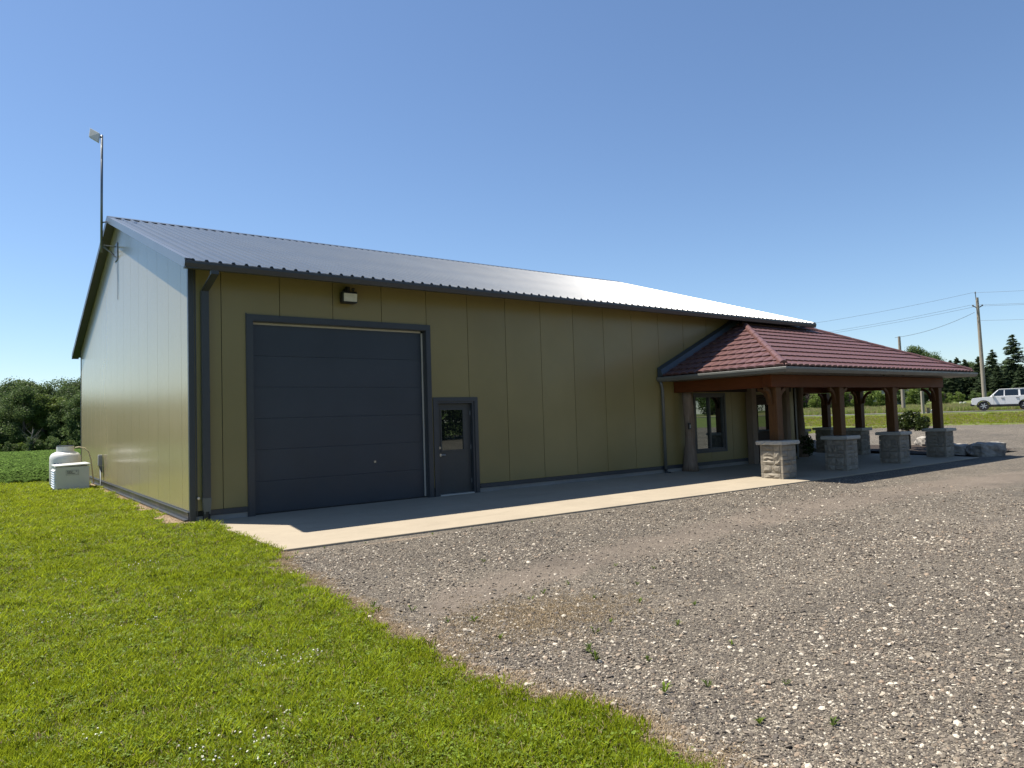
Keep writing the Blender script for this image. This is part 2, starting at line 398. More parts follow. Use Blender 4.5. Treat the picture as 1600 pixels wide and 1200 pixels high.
def wear(XX, YY):
    ty = np.interp(XX, [p[0] for p in TRACK], [p[1] for p in TRACK])
    w = .50 + .05*np.clip(XX, 0, 14)
    t = np.exp(-((YY-ty)/w)**2)*(.95*ss(-1, 1, XX)*(1-.35*ss(14, 22, XX)))
    t2 = .55*np.exp(-((YY-ty+2.6+.05*XX)/.5)**2)*ss(2, 7, XX)
    e = np.where(YY < -3.4, np.exp(-((XX-lawn_x(YY))/.38)**2), 0)
    e = e + .55*np.exp(-(((XX-.9)/.7)**2+((YY+8.6)/.45)**2))
    e2 = .7*np.exp(-((YY+4.0)/.12)**2)*(XX < 3)
    return np.stack([np.clip(t+t2, 0, 1), np.clip(e+e2, 0, 1), t*0], -1)
ys = np.concatenate([np.arange(-60, -16, 1.5), np.arange(-16, -3.6, .07), [-3.6, -3.5], np.arange(-3, 10.6, .5), np.arange(10.6, 11.3, .1)])
us = np.linspace(0, 1, 150)
UU, YY = np.meshgrid(us, ys); XX = gx(UU, YY)
surf('gravel_lot', XX, YY, .022, m_gravel, {'wear': wear}, kind='structure', label='grey gravel parking lot in front of the metal building')
# road on its low bank
Tr = np.linspace(-260, 200, 240); A, B = np.meshgrid(Tr, np.array([70.3, 71.5, 73.6, 75.6, 76.8])); rx, ry = RS(B, A)
surf('road', rx, ry, .03, m_asph, kind='structure', label='narrow grey country road crossing beyond the gravel lot')
A, B = np.meshgrid(Tr, np.array([70.65, 70.77])); rx, ry = RS(B, A)
surf('road_edge_line', rx, ry, .036, m_line, kind='structure')

# concrete apron, three slabs with joints between
def slab_z(x, y): return -.016*max(0, -y) 
slabs = [(.22, 4.955, -.02, -3.66), (4.962, 9.205, -.02, -3.80), (9.212, 13.005, -.02, -3.93), (13.012, 17.205, -.02, -4.03), (17.212, 22.95, -.02, -4.09)]
pav = empty('concrete_apron', (0, 0, 0), kind='structure', label='pale concrete apron along the front of the building, its edge against the gravel')
for i, (x0, x1, y0, y1) in enumerate(slabs):
    yb = .28 if x1 < 20 else 2.2
    xs_ = [x0 + (.17 if i == 0 else 0), x1]
    x0f = x0+.17 if i == 0 else x0
    nxt = slabs[i+1][3] if i < 4 else y1
    poly = [(x0, yb, .0), (x1, yb, .0), (x1, -.02, 0), (x1, nxt if i < 4 else y1-.04, slab_z(0, y1)), (x0f, (y1 if i == 0 else y1), slab_z(0, y1)), (x0, -.02, 0)]
    mb = MB()
    top = [Vector(p) for p in poly]
    mb.add([*top, *[p-Vector((0,0,.14)) for p in top]], [(5, 2, 1, 0), (5, 4, 3, 2)][0:0] + [(0, 5, 2, 1), (5, 4, 3, 2)] + [(a, (a+1) % 6, (a+1) % 6+6, a+6) for a in range(6)])
    mb.build('concrete_slab', m_conc, pav, bevel=.006)
mb = MB(); mb.box(-.38, .02, -1.0, 16.9, -.05, .012)
dv = [(-.02, y) for y in np.arange(-.4, 16.8, .25)]
pts = [(.05, -.25)]
vs = []; 
ysd = np.arange(-.35, 16.9, .3)
L_ = [(-.30-.10*math.sin(y*2.3)-.06*math.sin(y*7.1), y) for y in ysd]
XXd = np.array([[lx + (0.06-lx)*t for t in (0, .35, .7, 1)] for lx, y in L_]); YYd = np.array([[y]*4 for lx, y in L_])
surf('bare_soil_strip', XXd, YYd, .03, m_dirt, kind='structure', label='strip of bare dirt and dry clippings along the foot of the gable wall')

# ------------------------------------------------------------------ the metal building
W, ZR, ZE, OV, RK, LEN = 16.58, 7.496, 4.533, .745, .2245, 19.297
SL = (ZR-ZE)/(W/2+OV)
def roof_z(y): return ZE + SL*(OV + (y if y < W/2 else W-y))
B = empty('metal_building', (0, 0, 0), label='long low tan steel-clad building with dark ribbed metal roof beside the gravel lot', cat='building')
WT = roof_z(0)-.11
core = MB()
GX0, GX1, GH = 1.118, 4.86, 3.66
DX0, DX1, DH = 5.09, 6.09, 2.09
WX0, WX1, WZ0, WZ1 = 13.95, 15.33, .53, 2.17
EX0, EX1, EH = 17.0, 17.95, 2.1
holes = [(GX0, GX1, -1, GH), (DX0, DX1, -1, DH), (WX0, WX1, WZ0, WZ1), (EX0, EX1, -1, EH)]
def sub_rects(x0, x1, z0, z1, hs):
    rs = [(x0, x1, z0, z1)]
    for (a, b, c, d) in hs:
        out = []
        for (p, q, r, s) in rs:
            if b <= p or a >= q or d <= r or c >= s: out.append((p, q, r, s)); continue
            if a > p: out.append((p, a, r, s))
            if b < q: out.append((b, q, r, s))
            aa, bb = max(a, p), min(b, q)
            if c > r: out.append((aa, bb, r, c))
            if d < s: out.append((aa, bb, d, s))
        rs = out
    return rs
seams = [0.02] + [.5554+1.083*k for k in range(18)]; seams = [s for s in seams if s < LEN-.3] + [LEN]
for i in range(len(seams)-1):
    mb = MB()
    for (a, b, c, d) in sub_rects(seams[i]+.006, seams[i+1]-.006, .195, WT, holes): mb.box(a, b, 0, .03, c, d)
    mb.build('wall_panel', m_wall, B)
mb = MB()
for (a, b, c, d) in sub_rects(.03, LEN, -.1, WT, holes): mb.box(a, b, .034, .2, c, d)
mb.build('wall_backing', m_joint, B)
mb = MB().box(0, LEN, .24, .3, -.3, .05)
for a, b in ((.24, GX0-.13), (DX1+.11, EX0-.1), (EX1+.1, LEN)): 
    mb.box(a, b, -.012, .033, .095, .19); 
mb.build('base_flashing', m_trim, B)
mb = MB()
for a, b in ((.2, GX0-.13), (DX1+.11, EX0-.1), (EX1+.1, LEN)): mb.box(a, b, .006, .033, -.2, .092)
mb.box(.02, .2, .01, .033, -.2, .092); mb.box(.012, .033, .04, W, -.25, .09)
mb.build('foundation', m_conc2, B)
# gable end panels
k = 0; y = .12
ysm = [.05] + [.62+1.083*k for k in range(15)]; ysm = [s for s in ysm if s < W-.3] + [W-.05]
for i in range(len(ysm)-1):
    a, b = ysm[i]+.004, ysm[i+1]-.004
    poly = [(0, a, .19), (0, b, .19), (0, b, roof_z(b)-.1)]
    if a < W/2 < b: poly.append((0, W/2, roof_z(W/2)-.1))
    poly.append((0, a, roof_z(a)-.1))
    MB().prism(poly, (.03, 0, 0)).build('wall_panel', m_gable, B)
mb = MB().prism([(.032, .04, -.1), (.032, W-.04, -.1), (.032, W-.04, roof_z(W)-.12), (.032, W/2, roof_z(W/2)-.12), (.032, .04, roof_z(0)-.12)], (.1, 0, 0)); mb.build('wall_backing', m_joint, B)
MB().prism([(LEN, 0, -.1), (LEN, W, -.1), (LEN, W, roof_z(W)-.12), (LEN, W/2, roof_z(W/2)-.12), (LEN, 0, roof_z(0)-.12)], (-.15, 0, 0)).build('end_wall', m_wall, B)
MB().box(.13, LEN-.15, W-.15, W, -.1, WT).build('rear_wall', m_wall, B)
# gable base: drip flashing ledge over dark curb
mb = MB().box(-.045, -.002, .05, W, .165, .18); mb.box(-.012, -.002, .05, W, .181, .2); mb.box(-.03, -.002, .05, W, .06, .16)
mb.prism([(-.095, .05, .05), (-.095, .05, .03), (-.002, .05, .03), (-.002, .05, .056)], (0, W-.05, 0)); mb.build('base_flashing', m_trim, B)
MB().box(-.07, -.003, .05, W, -.2, .027).build('curb', m_soil, B)
# corner trims
mb = MB().box(-.014, .085, -.014, -.002, -.03, WT+.02); mb.box(-.014, -.002, -.002, .07, -.03, WT+.06); mb.box(.095, .115, -.01, -.001, .1, WT)
mb.build('corner_trim', m_trim, B)
mb = MB().box(-.014, -.002, W-.07, W+.012, 0, WT+.06); mb.box(-.002, .1, W+.002, W+.012, 0, WT); mb.build('corner_trim', m_trim, B)
mb = MB().box(LEN-.08, LEN+.012, -.014, -.002, 0, WT); mb.box(LEN+.002, LEN+.012, -.002, .08, 0, WT); mb.build('corner_trim', m_trim, B)
# roof panels
NP = 22; X0, X1 = -RK+.02, LEN+RK-.02; pw_ = (X1-X0)/NP
def rib_profile():
    p = []; s = pw_/4
    for i in range(4):
        c = (i+.5)*s
        p += [(c-.040, 0), (c-.018, .034), (c+.018, .034), (c+.040, 0)]
        if i < 3: p += [(c+s*.5, .004)]
    return [(0.002, 0)] + p + [(pw_-.002, 0)]
prof = rib_profile()
def roof_panel_mesh(y0, y1, name):
    mb = MB(); n = len(prof); v = []
    for yy, dz in ((y0, 0), (y0+(y1-y0)*.5, 0), (y1, 0)):
        for (x, h) in prof: v.append((x, yy, roof_z(yy)+h))
    b = []
    for (x, h) in prof: b.append((x, y0, roof_z(y0)+h-.012))
    f = [(i*n+j, i*n+j+1, (i+1)*n+j+1, (i+1)*n+j) for i in range(2) for j in range(n-1)]
    if y1 < y0: f = [q[::-1] for q in f]
    mb.add(v, f); mb.add(v[:n]+b, [(j+1, j, n+j, n+j+1) for j in range(n-1)])
    return mb.mesh(name, m_roof)
me_f = roof_panel_mesh(-OV+.0, W/2-.02, 'roof_panel'); me_b = roof_panel_mesh(W+OV, W/2+.02, 'roof_panel_rear')
for me in (me_f, me_b):
    for i in range(NP):
        o = bpy.data.objects.new('roof_panel', me); COL.objects.link(o); o.parent = B; o.location = (X0+i*pw_, 0, (.0012 if i % 2 else 0))
# black foam closures under the ribs at the eave and roof deck slab
mb = MB()
def deck(ya, yb, t0, t1): return [(X0, ya, roof_z(ya)-t0), (X0, yb, roof_z(yb)-t0), (X0, yb, roof_z(yb)-t1), (X0, ya, roof_z(ya)-t1)]
MB().prism(deck(-OV+.02, W/2, .008, .09), (X1-X0, 0, 0)).build('roof_deck', m_trim, B)
MB().prism(deck(W+OV-.02, W/2+.001, .008, .09), (X1-X0, 0, 0)).build('roof_deck', m_trim, B)
mb = MB()
for i in range(NP*4):
    c = X0+(i+.5)*pw_/4
    mb.prism([(c-.034, -OV+.004, ZE+.002), (c-.015, -OV+.004, ZE+.024), (c+.015, -OV+.004, ZE+.024), (c+.034, -OV+.004, ZE+.002)], (0, .03, .01))
mb.build('rib_closures', m_black, B, kind='stuff')
# ridge cap
mb = MB()
for s in (-1, 1):
    e = W/2 + s*.16
    mb.prism([(X0-.01, W/2, ZR+.05), (X0-.01, e, roof_z(e)+.036), (X0-.01, e, roof_z(e)+.028), (X0-.01, W/2, ZR+.035)], (X1-X0+.02, 0, 0))
mb.build('ridge_cap', m_roof, B)
mb = MB()
for i in range(NP*4):
    c = X0+(i+1.0)*pw_/4
    mb.box(c-.075, c+.075, W/2-.15, W/2-.12, roof_z(W/2-.15)+.002, roof_z(W/2-.15)+.026)
mb.build('ridge_closures', m_black, B, kind='stuff')
# rake fascia and soffits
def rake(x0, x1, ya, yb, up, dn, name='rake_trim', m=m_trim):
    MB().prism([(x0, ya, roof_z(ya)+up), (x0, yb, roof_z(yb)+up), (x0, yb, roof_z(yb)-dn), (x0, ya, roof_z(ya)-dn)], (x1-x0, 0, 0)).build(name, m, B)
m_rake = mat('rake_trim_sky_tint', (.11, .125, .145), .3, .08, 1, spec=.7)  # paler, bluer copy of the trim: sky reflection put into the colour
for (ya, yb) in ((-OV, W/2-.001), (W+OV, W/2+.001)):
    rake(-RK, -RK+.018, ya, yb, .032, .14, m=m_rake if ya < 0 else m_trim); rake(-RK+.02, -RK+.10, ya, yb, .030, -.022, 'rake_cap', m_rake)
    rake(LEN+RK-.018, LEN+RK, ya, yb, .032, .14); rake(-RK+.02, -.004, ya, yb, -.12, .135, 'rake_soffit'); rake(LEN+.02, LEN+RK-.02, ya, yb, -.12, .135, 'rake_soffit')
# eave gutter: K-profile
def gutter(y, z, x0, x1, name='gutter'):
    p = [(x0, y, z), (x0, y-.02, z-.01), (x0, y-.02, z-.05), (x0, y+.01, z-.13), (x0, y+.11, z-.13), (x0, y+.11, z-.01), (x0, y+.10, z-.01), (x0, y+.10, z-.11), (x0, y+.02, z-.11), (x0, y+.0, z-.05)]
    return MB().prism(p, (x1-x0, 0, 0)).build(name, m_trim, B)
gutter(-OV+.0, ZE-.004, -RK, LEN+RK)
MB().prism([(X0, -OV+.12, roof_z(-OV+.12)-.095), (X0, .03, roof_z(.03)-.095), (X0, .03, roof_z(.03)-.105), (X0, -OV+.12, roof_z(-OV+.12)-.105)], (X1-X0, 0, 0)).build('soffit', mat('brown_grey_soffit', (.09, .07, .05), .6), B)
# downspout
mb = MB()
def rectpipe(mb, pts, w, d):
    for a, b in zip(pts[:-1], pts[1:]):
        A_, B_ = Vector(a), Vector(b)
        mb.add([A_+Vector((-w/2, -d/2, 0)), A_+Vector((w/2, -d/2, 0)), A_+Vector((w/2, d/2, 0)), A_+Vector((-w/2, d/2, 0)), B_+Vector((-w/2, -d/2, 0)), B_+Vector((w/2, -d/2, 0)), B_+Vector((w/2, d/2, 0)), B_+Vector((-w/2, d/2, 0))],
               [(0,1,2,3),(7,6,5,4),(4,5,1,0),(5,6,2,1),(6,7,3,2),(7,4,0,3)])
rectpipe(mb, [(.27, -OV+.06, ZE-.13), (.27, -OV+.06, ZE-.20), (.25, -.075, ZE-.40), (.25, -.075, .42)], .13, .09)
ds = mb.build('downspout', m_trim, B)
MB().prism([(.175, -.13, .42), (.325, -.13, .42), (.30, -.13, .14), (.20, -.13, .14)], (0, .11, 0)).build('outlet_boot', m_trim2, ds)
MB().tube([(.25, -.08, .18), (.25, -.08, -.05), (.25, -.14, -.10)], .06, 12).build('drain_pipe', m_black, ds, smooth=True, autos=True)
for z_ in (1.0, 2.3): MB().box(.18, .32, -.125, -.025, z_, z_+.03).build('strap', m_trim, ds)
MB().tube([(.12, -.02, .42), (.12, -.06, .42), (.13, -.07, .40)], .013, 8).lathe([(.02, 0), (.026, .004), (.026, .012), (.02, .016)], (.12, -.085, .42), 10, 'y').build('hose_tap', m_brass, B)
# garage door: frame, seals, six panels
mb = MB(); t = .012
mb.box(GX0-.11, GX0, -t-.014, -.002, -.02, GH+.12); mb.box(GX1, GX1+.11, -t-.014, -.002, -.02, GH+.12); mb.box(GX0, GX1, -t-.014, -.002, GH, GH+.12)
mb.box(GX0, GX0+.012, -.002, .19, -.02, GH); mb.box(GX1-.012, GX1, -.002, .19, -.02, GH); mb.box(GX0+.012, GX1-.012, -.002, .19, GH-.012, GH)
mb.box(GX0-.13, GX0-.11, -.02, -.001, -.02, GH+.14)
mb.build('door_frame', m_trim, B)
gd = MB().box(GX0+.02, GX1-.02, .165, .185, .0, GH-.02).build('garage_door', m_door, B, label='wide slate-blue sectional overhead door')
MB().box(GX0+.012, GX1-.06, .118, .13, GH-.052, GH-.014).box(GX1-.05, GX1-.014, .118, .13, .03, GH-.052).build('weather_seal', m_seal, gd)
MB().box(GX0+.012, GX1-.014, .12, .16, -.012, .022).build('bottom_seal', m_black, gd)
ph_ = (GH-.055-.02)/6
for i in range(6):
    z0 = .024+i*ph_
    mb = MB().box(GX0+.014, GX1-.055, .128, .163, z0, z0+ph_-.0018)
    mb.build('door_panel', m_door, gd, bevel=.0025)
MB().box(3.62, 3.66, .115, .127, .83, .87).lathe([(.011, 0), (.011, .012)], (3.64, .103, .85), 10, 'y').build('lock', m_brass, gd)
# personnel door
mb = MB(); 
mb.box(DX0-.09, DX0, -.026, -.002, -.02, DH+.09); mb.box(DX1, DX1+.09, -.026, -.002, -.02, DH+.09); mb.box(DX0, DX1, -.026, -.002, DH, DH+.09)
mb.box(DX0, DX0+.05, -.002, .16, -.02, DH); mb.box(DX1-.05, DX1, -.002, .16, -.02, DH); mb.box(DX0+.05, DX1-.05, -.002, .16, DH-.045, DH)
mb.build('door_frame', m_trim, B)
lx0, lx1, lz0, lz1 = DX0+.17, DX1-.26, 1.0, 1.9
mb = MB()
for (a, b, c, d) in sub_rects(DX0+.055, DX1-.055, .03, DH-.05, [(lx0, lx1, lz0, lz1)]): mb.box(a, b, .09, .135, c, d)
pd = mb.build('entry_door', m_pdoor, B, label='dark grey half-glazed entry door beside the overhead door')
mb = MB(); 
for (a, b, c, d) in ((lx0-.03, lx0, lz0-.03, lz1+.03), (lx1, lx1+.03, lz0-.03, lz1+.03), (lx0, lx1, lz0-.03, lz0), (lx0, lx1, lz1, lz1+.03)): mb.box(a, b, .078, .089, c, d)
mb.build('pane_frame', m_pdoor, pd); MB().box(lx0, lx1, .10, .112, lz0, lz1).build('pane', m_glass2, pd)
MB().lathe([(.03, 0), (.03, .01), (.012, .014), (.012, .045)], (DX0+.11, .044, .90), 12, 'y').tube([(DX0+.11, .045, .90), (DX0+.16, .04, .90), (DX0+.235, .045, .897)], .010, 8).build('handle', m_brass, pd, smooth=True, autos=True)
MB().lathe([(.026, 0), (.026, .012)], (DX0+.11, .076, 1.06), 12, 'y').build('deadbolt', m_brass, pd)
MB().box(DX0+.05, DX1-.05, -.01, .16, -.01, .025).build('threshold', m_seal, B)
for z in (.28, 1.05, 1.82): MB().tube([(DX1-.06, .085, z-.05), (DX1-.06, .085, z+.05)], .011, 8).build('hinge', m_galv, pd)
# window
mb = MB(); a0, a1, c0, c1 = WX0, WX1, WZ0, WZ1
for (a, b, c, d) in ((a0-.07, a0+.0, c0-.07, c1+.07), (a1, a1+.07, c0-.07, c1+.07), (a0, a1, c0-.07, c0), (a0, a1, c1, c1+.07)): mb.box(a, b, -.022, -.002, c, d)
for (a, b, c, d) in ((a0, a0+.055, c0, c1), (a1-.055, a1, c0, c1), (a0+.055, a1-.055, c0, c0+.055), (a0+.055, a1-.055, c1-.055, c1), ((a0+a1)/2-.035, (a0+a1)/2+.035, c0+.055, c1-.055)): mb.box(a, b, .0, .09, c, d)
w_ = mb.build('window', m_trim, B, label='dark-framed two-pane window under the porch roof')
mid = (a0+a1)/2
MB().box(a0+.055, mid-.035, .05, .06, c0+.055, c1-.055).build('pane', m_glass, w_); MB().box(mid+.035, a1-.055, .05, .06, c0+.055, c1-.055).build('pane', m_glass, w_)
# timber door under the porch
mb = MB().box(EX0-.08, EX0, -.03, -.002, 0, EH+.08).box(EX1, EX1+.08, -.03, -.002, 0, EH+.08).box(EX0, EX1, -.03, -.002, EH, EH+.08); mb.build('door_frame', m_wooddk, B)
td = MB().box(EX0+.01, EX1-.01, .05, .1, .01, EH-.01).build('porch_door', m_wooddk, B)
MB().box(EX0+.15, EX1-.15, .04, .052, 1.0, 1.85).build('pane', m_glass2, td)
MB().box(EX0+.06, EX0+.1, .0, .05, .95, 1.1).build('handle', m_black, td)

# ------------------------------------------------------------------ things fixed to the building
fl = empty('flood_light', (2.98, -.02, 4.2), label='black wall floodlight with pale lens above the overhead door', cat='floodlight')
MB().box(2.84, 3.16, -.24, -.06, 4.10, 4.34).build('housing', m_black, fl, bevel=.02)
MB().prism([(2.86, -.243, 4.13), (3.14, -.243, 4.13), (3.14, -.262, 4.29), (2.86, -.262, 4.29)], (0, .03, 0)).build('lens', m_lens, fl)
MB().tube([(3.0, -.002, 4.34), (3.0, -.10, 4.44), (3.0, -.15, 4.42), (3.0, -.15, 4.33)], .028, 8).lathe([(.07, 0), (.07, .03)], (3.0, -.034, 4.36), 14, 'y').box(2.97, 3.05, -.12, -.04, 4.36, 4.45).build('bracket', m_black, fl)
MB().lathe([(.03, 0), (.035, -.02), (.02, -.06)], (3.10, -.16, 4.42), 10).build('sensor', m_black, fl)

cb = empty('conduit_box', (-.06, 10.97, 0), label='grey electrical disconnect box on a conduit against the gable wall', cat='electrical box')
MB().box(-.13, -.02, 10.90, 11.04, .64, .97).build('box', m_grey, cb, bevel=.01); MB().prism([(-.02, 10.91, .63), (-.12, 10.91, .63), (-.02, 10.91, .42)], (0, .12, 0)).build('skirt', m_galv, cb)
MB().tube([(-.07, 10.97, .60), (-.07, 10.97, .05), (-.2, 10.9, .03)], .024, 10).build('conduit', m_galv, cb, smooth=True)

ma = empty('antenna_mast', (-.35, 8.29, 6.5), label='thin grey mast with a small flat antenna at the gable peak', cat='antenna')
MB().tube([(-.35, 8.29, 6.52), (-.33, 8.29, 9.76)], .032, 10).build('pole', m_galv, ma, smooth=True)
mb = MB().tube([(-.35, 8.29, 6.72), (0, 8.25, 6.70)], .018, 6).tube([(-.35, 8.29, 6.70), (0, 8.05, 6.35)], .014, 6).tube([(-.35, 8.29, 6.74), (0, 8.6, 6.55)], .014, 6).box(-.02, -.002, 7.95, 8.4, 6.3, 6.76)
mb.build('bracket', m_galv, ma); MB().tube([(-.35, 8.29, 7.33), (-RK, 8.29, 7.38)], .02, 6).build('bracket', m_galv, ma)
mb = MB().prism([(-.66, 8.13, 9.60), (-.45, 8.02, 9.45), (-.41, 8.10, 9.74), (-.62, 8.22, 9.88)], (.03, .05, -.015)); a_ = mb.build('flat_antenna', mat('pale_antenna_shell', (.52, .53, .5), .5), ma, bevel=.008)
MB().tube([(-.50, 8.15, 9.66), (-.33, 8.29, 9.70)], .03, 6).build('arm', m_galv, ma)
mb = MB(); pth = [(-.31, 8.27, 9.6), (-.32, 8.27, 8.5), (-.34, 8.27, 6.9), (-.2, 8.2, 6.55), (-.012, 8.0, 6.3), (-.012, 7.98, 5.2)]
mb.tube(pth, .004, 5).build('cable', m_black, ma)

ge = empty('standby_generator', (-.85, 10.9, -.02), label='white louvred standby generator cabinet on the grass at the gable wall', cat='generator')
gx0_, gx1_, gy0, gy1 = -1.27, -.45, 10.05, 11.2
MB().box(gx0_-.05, gx1_+.05, gy0-.04, gy1+.04, -.06, -.005).build('pad', m_conc2, ge)
MB().box(gx0_, gx1_, gy0, gy1, .0, .70).build('cabinet', m_whitegen, ge, bevel=.012)
MB().prism([(gx0_-.02, gy0-.02, .705), (gx1_+.02, gy0-.02, .735), (gx1_+.02, gy0-.02, .775), (gx0_-.02, gy0-.02, .745)], (0, gy1-gy0+.04, 0)).build('lid', m_white, ge, bevel=.008)
for i in range(8):
    z = .12+i*.067
    MB().prism([(gx0_-.002, gy0+.06, z), (gx0_-.042, gy0+.06, z-.012), (gx0_-.002, gy0+.06, z+.035)], (0, gy1-gy0-.12, 0)).build('louvre', m_white, ge)
lab = MB().box(-1.02, -.72, gy0-.006, gy0-.002, .47, .60).build('label_plate', mat('label_face', (.58, .58, .54), .5), ge)
mb = MB()
for (a, b, c, d) in ((-1.025, -.715, .598, .603), (-1.025, -.715, .467, .472), (-1.025, -1.02, .472, .598), (-.72, -.715, .472, .598)): mb.box(a, b, gy0-.009, gy0-.0065, c, d)
for (z, l0, l1) in ((.572, -1.0, -.86), (.54, -1.0, -.87), (.508, -1.0, -.80)):
    x = l0
    while x < l1: w = rnd.choice((.012, .018, .024)); mb.box(x, min(x+w, l1), gy0-.009, gy0-.0065, z-.009, z+.009); x += w+.006
mb.box(-.79, -.75, gy0-.009, gy0-.0065, .56, .578); mb.box(-.76, -.745, gy0-.009, gy0-.0065, .502, .512)
mb.build('label_print', m_black, lab)
MB().box(-1.22, -1.13, gy0-.006, gy0-.002, .085, .105).build('slot', m_black, ge)
for (x, z) in ((-1.19, .035), (-1.13, .035), (-.72, .06), (-.66, .065)): MB().lathe([(.018, 0), (.018, .004)], (x, gy0-.006, z), 10, 'y').build('knockout', m_black, ge)
MB().tube([(-.45, 10.5, .08), (-.3, 10.6, .06), (-.1, 10.8, .05)], .018, 6).build('pipe', m_galv, ge); MB().tube([(-.45, 10.35, .05), (-.25, 10.5, .03), (-.1, 10.7, .03)], .014, 6).build('pipe', m_galv, ge)

pt = empty('propane_tank', (-.86, 12.2, -.02), label='white upright propane cylinder behind the generator cabinet', cat='propane tank')
c = (-.86, 12.2, -.02); r = .415
prf = [(r*.7, .0), (r*.72, .07), (r*.95, .10), (r, .16), (r, .88), (r*.985, .95), (r*.93, 1.01), (r*.82, 1.06), (r*.62, 1.10), (r*.4, 1.12), (.02, 1.125)]
MB().lathe(prf, c, 40).build('cylinder', m_white, pt, smooth=True)
mb = MB(); n = 32; ri, ro = .225, .235
vs_ = []; 
for k in range(n+1):
    a = 2*math.pi*k/n*.86 + 1.9
    for rr, zz in ((ro, 1.09), (ro, 1.27), (ri, 1.27), (ri, 1.09)): vs_.append((c[0]+rr*math.cos(a), c[1]+rr*math.sin(a), c[2]+zz))
mb.add(vs_, [(4*i+j, 4*i+4+j, 4*i+4+(j+1) % 4, 4*i+(j+1) % 4) for i in range(n) for j in range(4)] + [(0,1,2,3), (4*n+3, 4*n+2, 4*n+1, 4*n)])
mb.build('collar', m_white, pt)
MB().lathe([(.236, 1.265), (.24, 1.272), (.24, 1.285), (.22, 1.29)], c, 28).build('collar_rim', m_black, pt)
MB().lathe([(.05, 1.12), (.05, 1.22), (.03, 1.25), (.02, 1.25)], c, 12).box(c[0]-.04, c[0]+.12, c[1]-.02, c[1]+.02, c[2]+1.16, c[2]+1.19).build('valve', m_brass, pt)
MB().tube([(c[0]+.1, 12.15, 1.16), (c[0]+.35, 12.1, 1.21), (c[0]+.5, 12.05, 1.17), (c[0]+.60, 12.0, 1.05), (c[0]+.66, 12.0, .8), (c[0]+.7, 11.7, .1)], .018, 8).build('hose', m_copper, pt, smooth=True)
mb = MB()
for k in range(10):
    a = R(222+k*3.4); x = c[0]+(r+.003)*math.cos(a); yy = c[1]+(r+.003)*math.sin(a)
    if k in (3, 7): continue
    tx, ty = -math.sin(a)*.009, math.cos(a)*.009
    mb.add([(x-tx, yy-ty, .70), (x+tx, yy+ty, .70), (x+tx, yy+ty, .76), (x-tx, yy-ty, .76)], [(0,1,2,3)])
mb.build('tank_lettering', mat('blue_print', (.08, .14, .30), .5), pt, kind='stuff')

# ------------------------------------------------------------------ timber porch
PX0, PX1, PY, PZ, PTOP = 12.4, 23.4, -3.95, 2.70, 4.50
P = empty('timber_porch', (12.4, -3.95, 0), label='timber-framed porch with burgundy tiled hip roof attached to the building', cat='porch')
rise_ = PTOP-PZ; run = -PY; slen = math.hypot(run, rise_); cs, sn = run/slen, rise_/slen
def tile_grid(w, l, nu=8, sc=.13):
    """pressed tile, u across 0..w, v up the slope 0..l"""
    us_ = [i/nu for i in range(nu+1)]; v = []; f = []
    def prof_(t): return .042*math.sin(math.pi*t)**.5 if 0 < t < 1 else 0.0
    for j, tv in enumerate((0, .5, 1.0)):
        for t in us_:
            vv = tv*l - (sc*math.sin(math.pi*t) if j == 0 else 0) + (.004 if j == 2 else 0)
            v.append((t*w, vv, prof_(t)*(1-.25*tv) + .036*(1-tv)+.004))
    n = nu+1
    for j in range(2):
        for i in range(nu): f.append((j*n+i, j*n+i+1, (j+1)*n+i+1, (j+1)*n+i))
    b = len(v)
    for i, t in enumerate(us_): p = v[i]; v.append((p[0], p[1]+.002, max(-.012, p[2]-.05)))
    for i in range(nu): f.append((i+1, i, b+i, b+i+1))
    return v, f
NR = 11
TW, TL = .2634, slen/NR
tv, tf = tile_grid(TW, TL)
tile_me = MB().add(tv, tf).mesh('roof_tile', m_tile, smooth=False)
tv0, tf0 = tile_grid(TW, TL, sc=.02)
eave_me = MB().add(tv0, tf0).mesh('roof_tile', m_tile, smooth=False)
planes = {'front': (Vector((PX0, PY, PZ)), Vector((1,0,0)), Vector((0, cs, sn)), PX1-PX0),
          'left': (Vector((PX0, 0, PZ)), Vector((0,-1,0)), Vector((cs, 0, sn)), run)}
stuff = MB(); cand = []
for key, (o0, eu, ev, ulen) in planes.items():
    en = eu.cross(ev).normalized()
    Mx = Matrix((eu, ev, en)).transposed().to_4x4()
    for rw in range(NR):
        n = int(math.ceil(ulen/TW))
        for c_ in range(n):
            u0, v0 = c_*TW, rw*TL
            # hip limits in plan: front: v*cs<=u<=ulen-v*cs ; left (u from the wall outwards): u <= run - v*cs
            lo = v0*cs if key == 'front' else -9; hi = ulen-v0*cs; lo2 = (v0+TL)*cs if key == 'front' else -9; hi2 = ulen-(v0+TL)*cs
            if u0+TW < lo or u0 > hi: continue
            clipped = u0 < lo2-.0 or u0+TW > hi2+.0 or (key == 'left' and u0+TW > ulen)
            pos = o0+eu*u0+ev*v0+en*.012
            cand.append(((pos-CAM).length, key, clipped, pos, Mx, u0, v0, ulen, eu, ev, en, o0))
import bmesh
cand.sort(key=lambda t: (t[1] != 'left', t[0]))
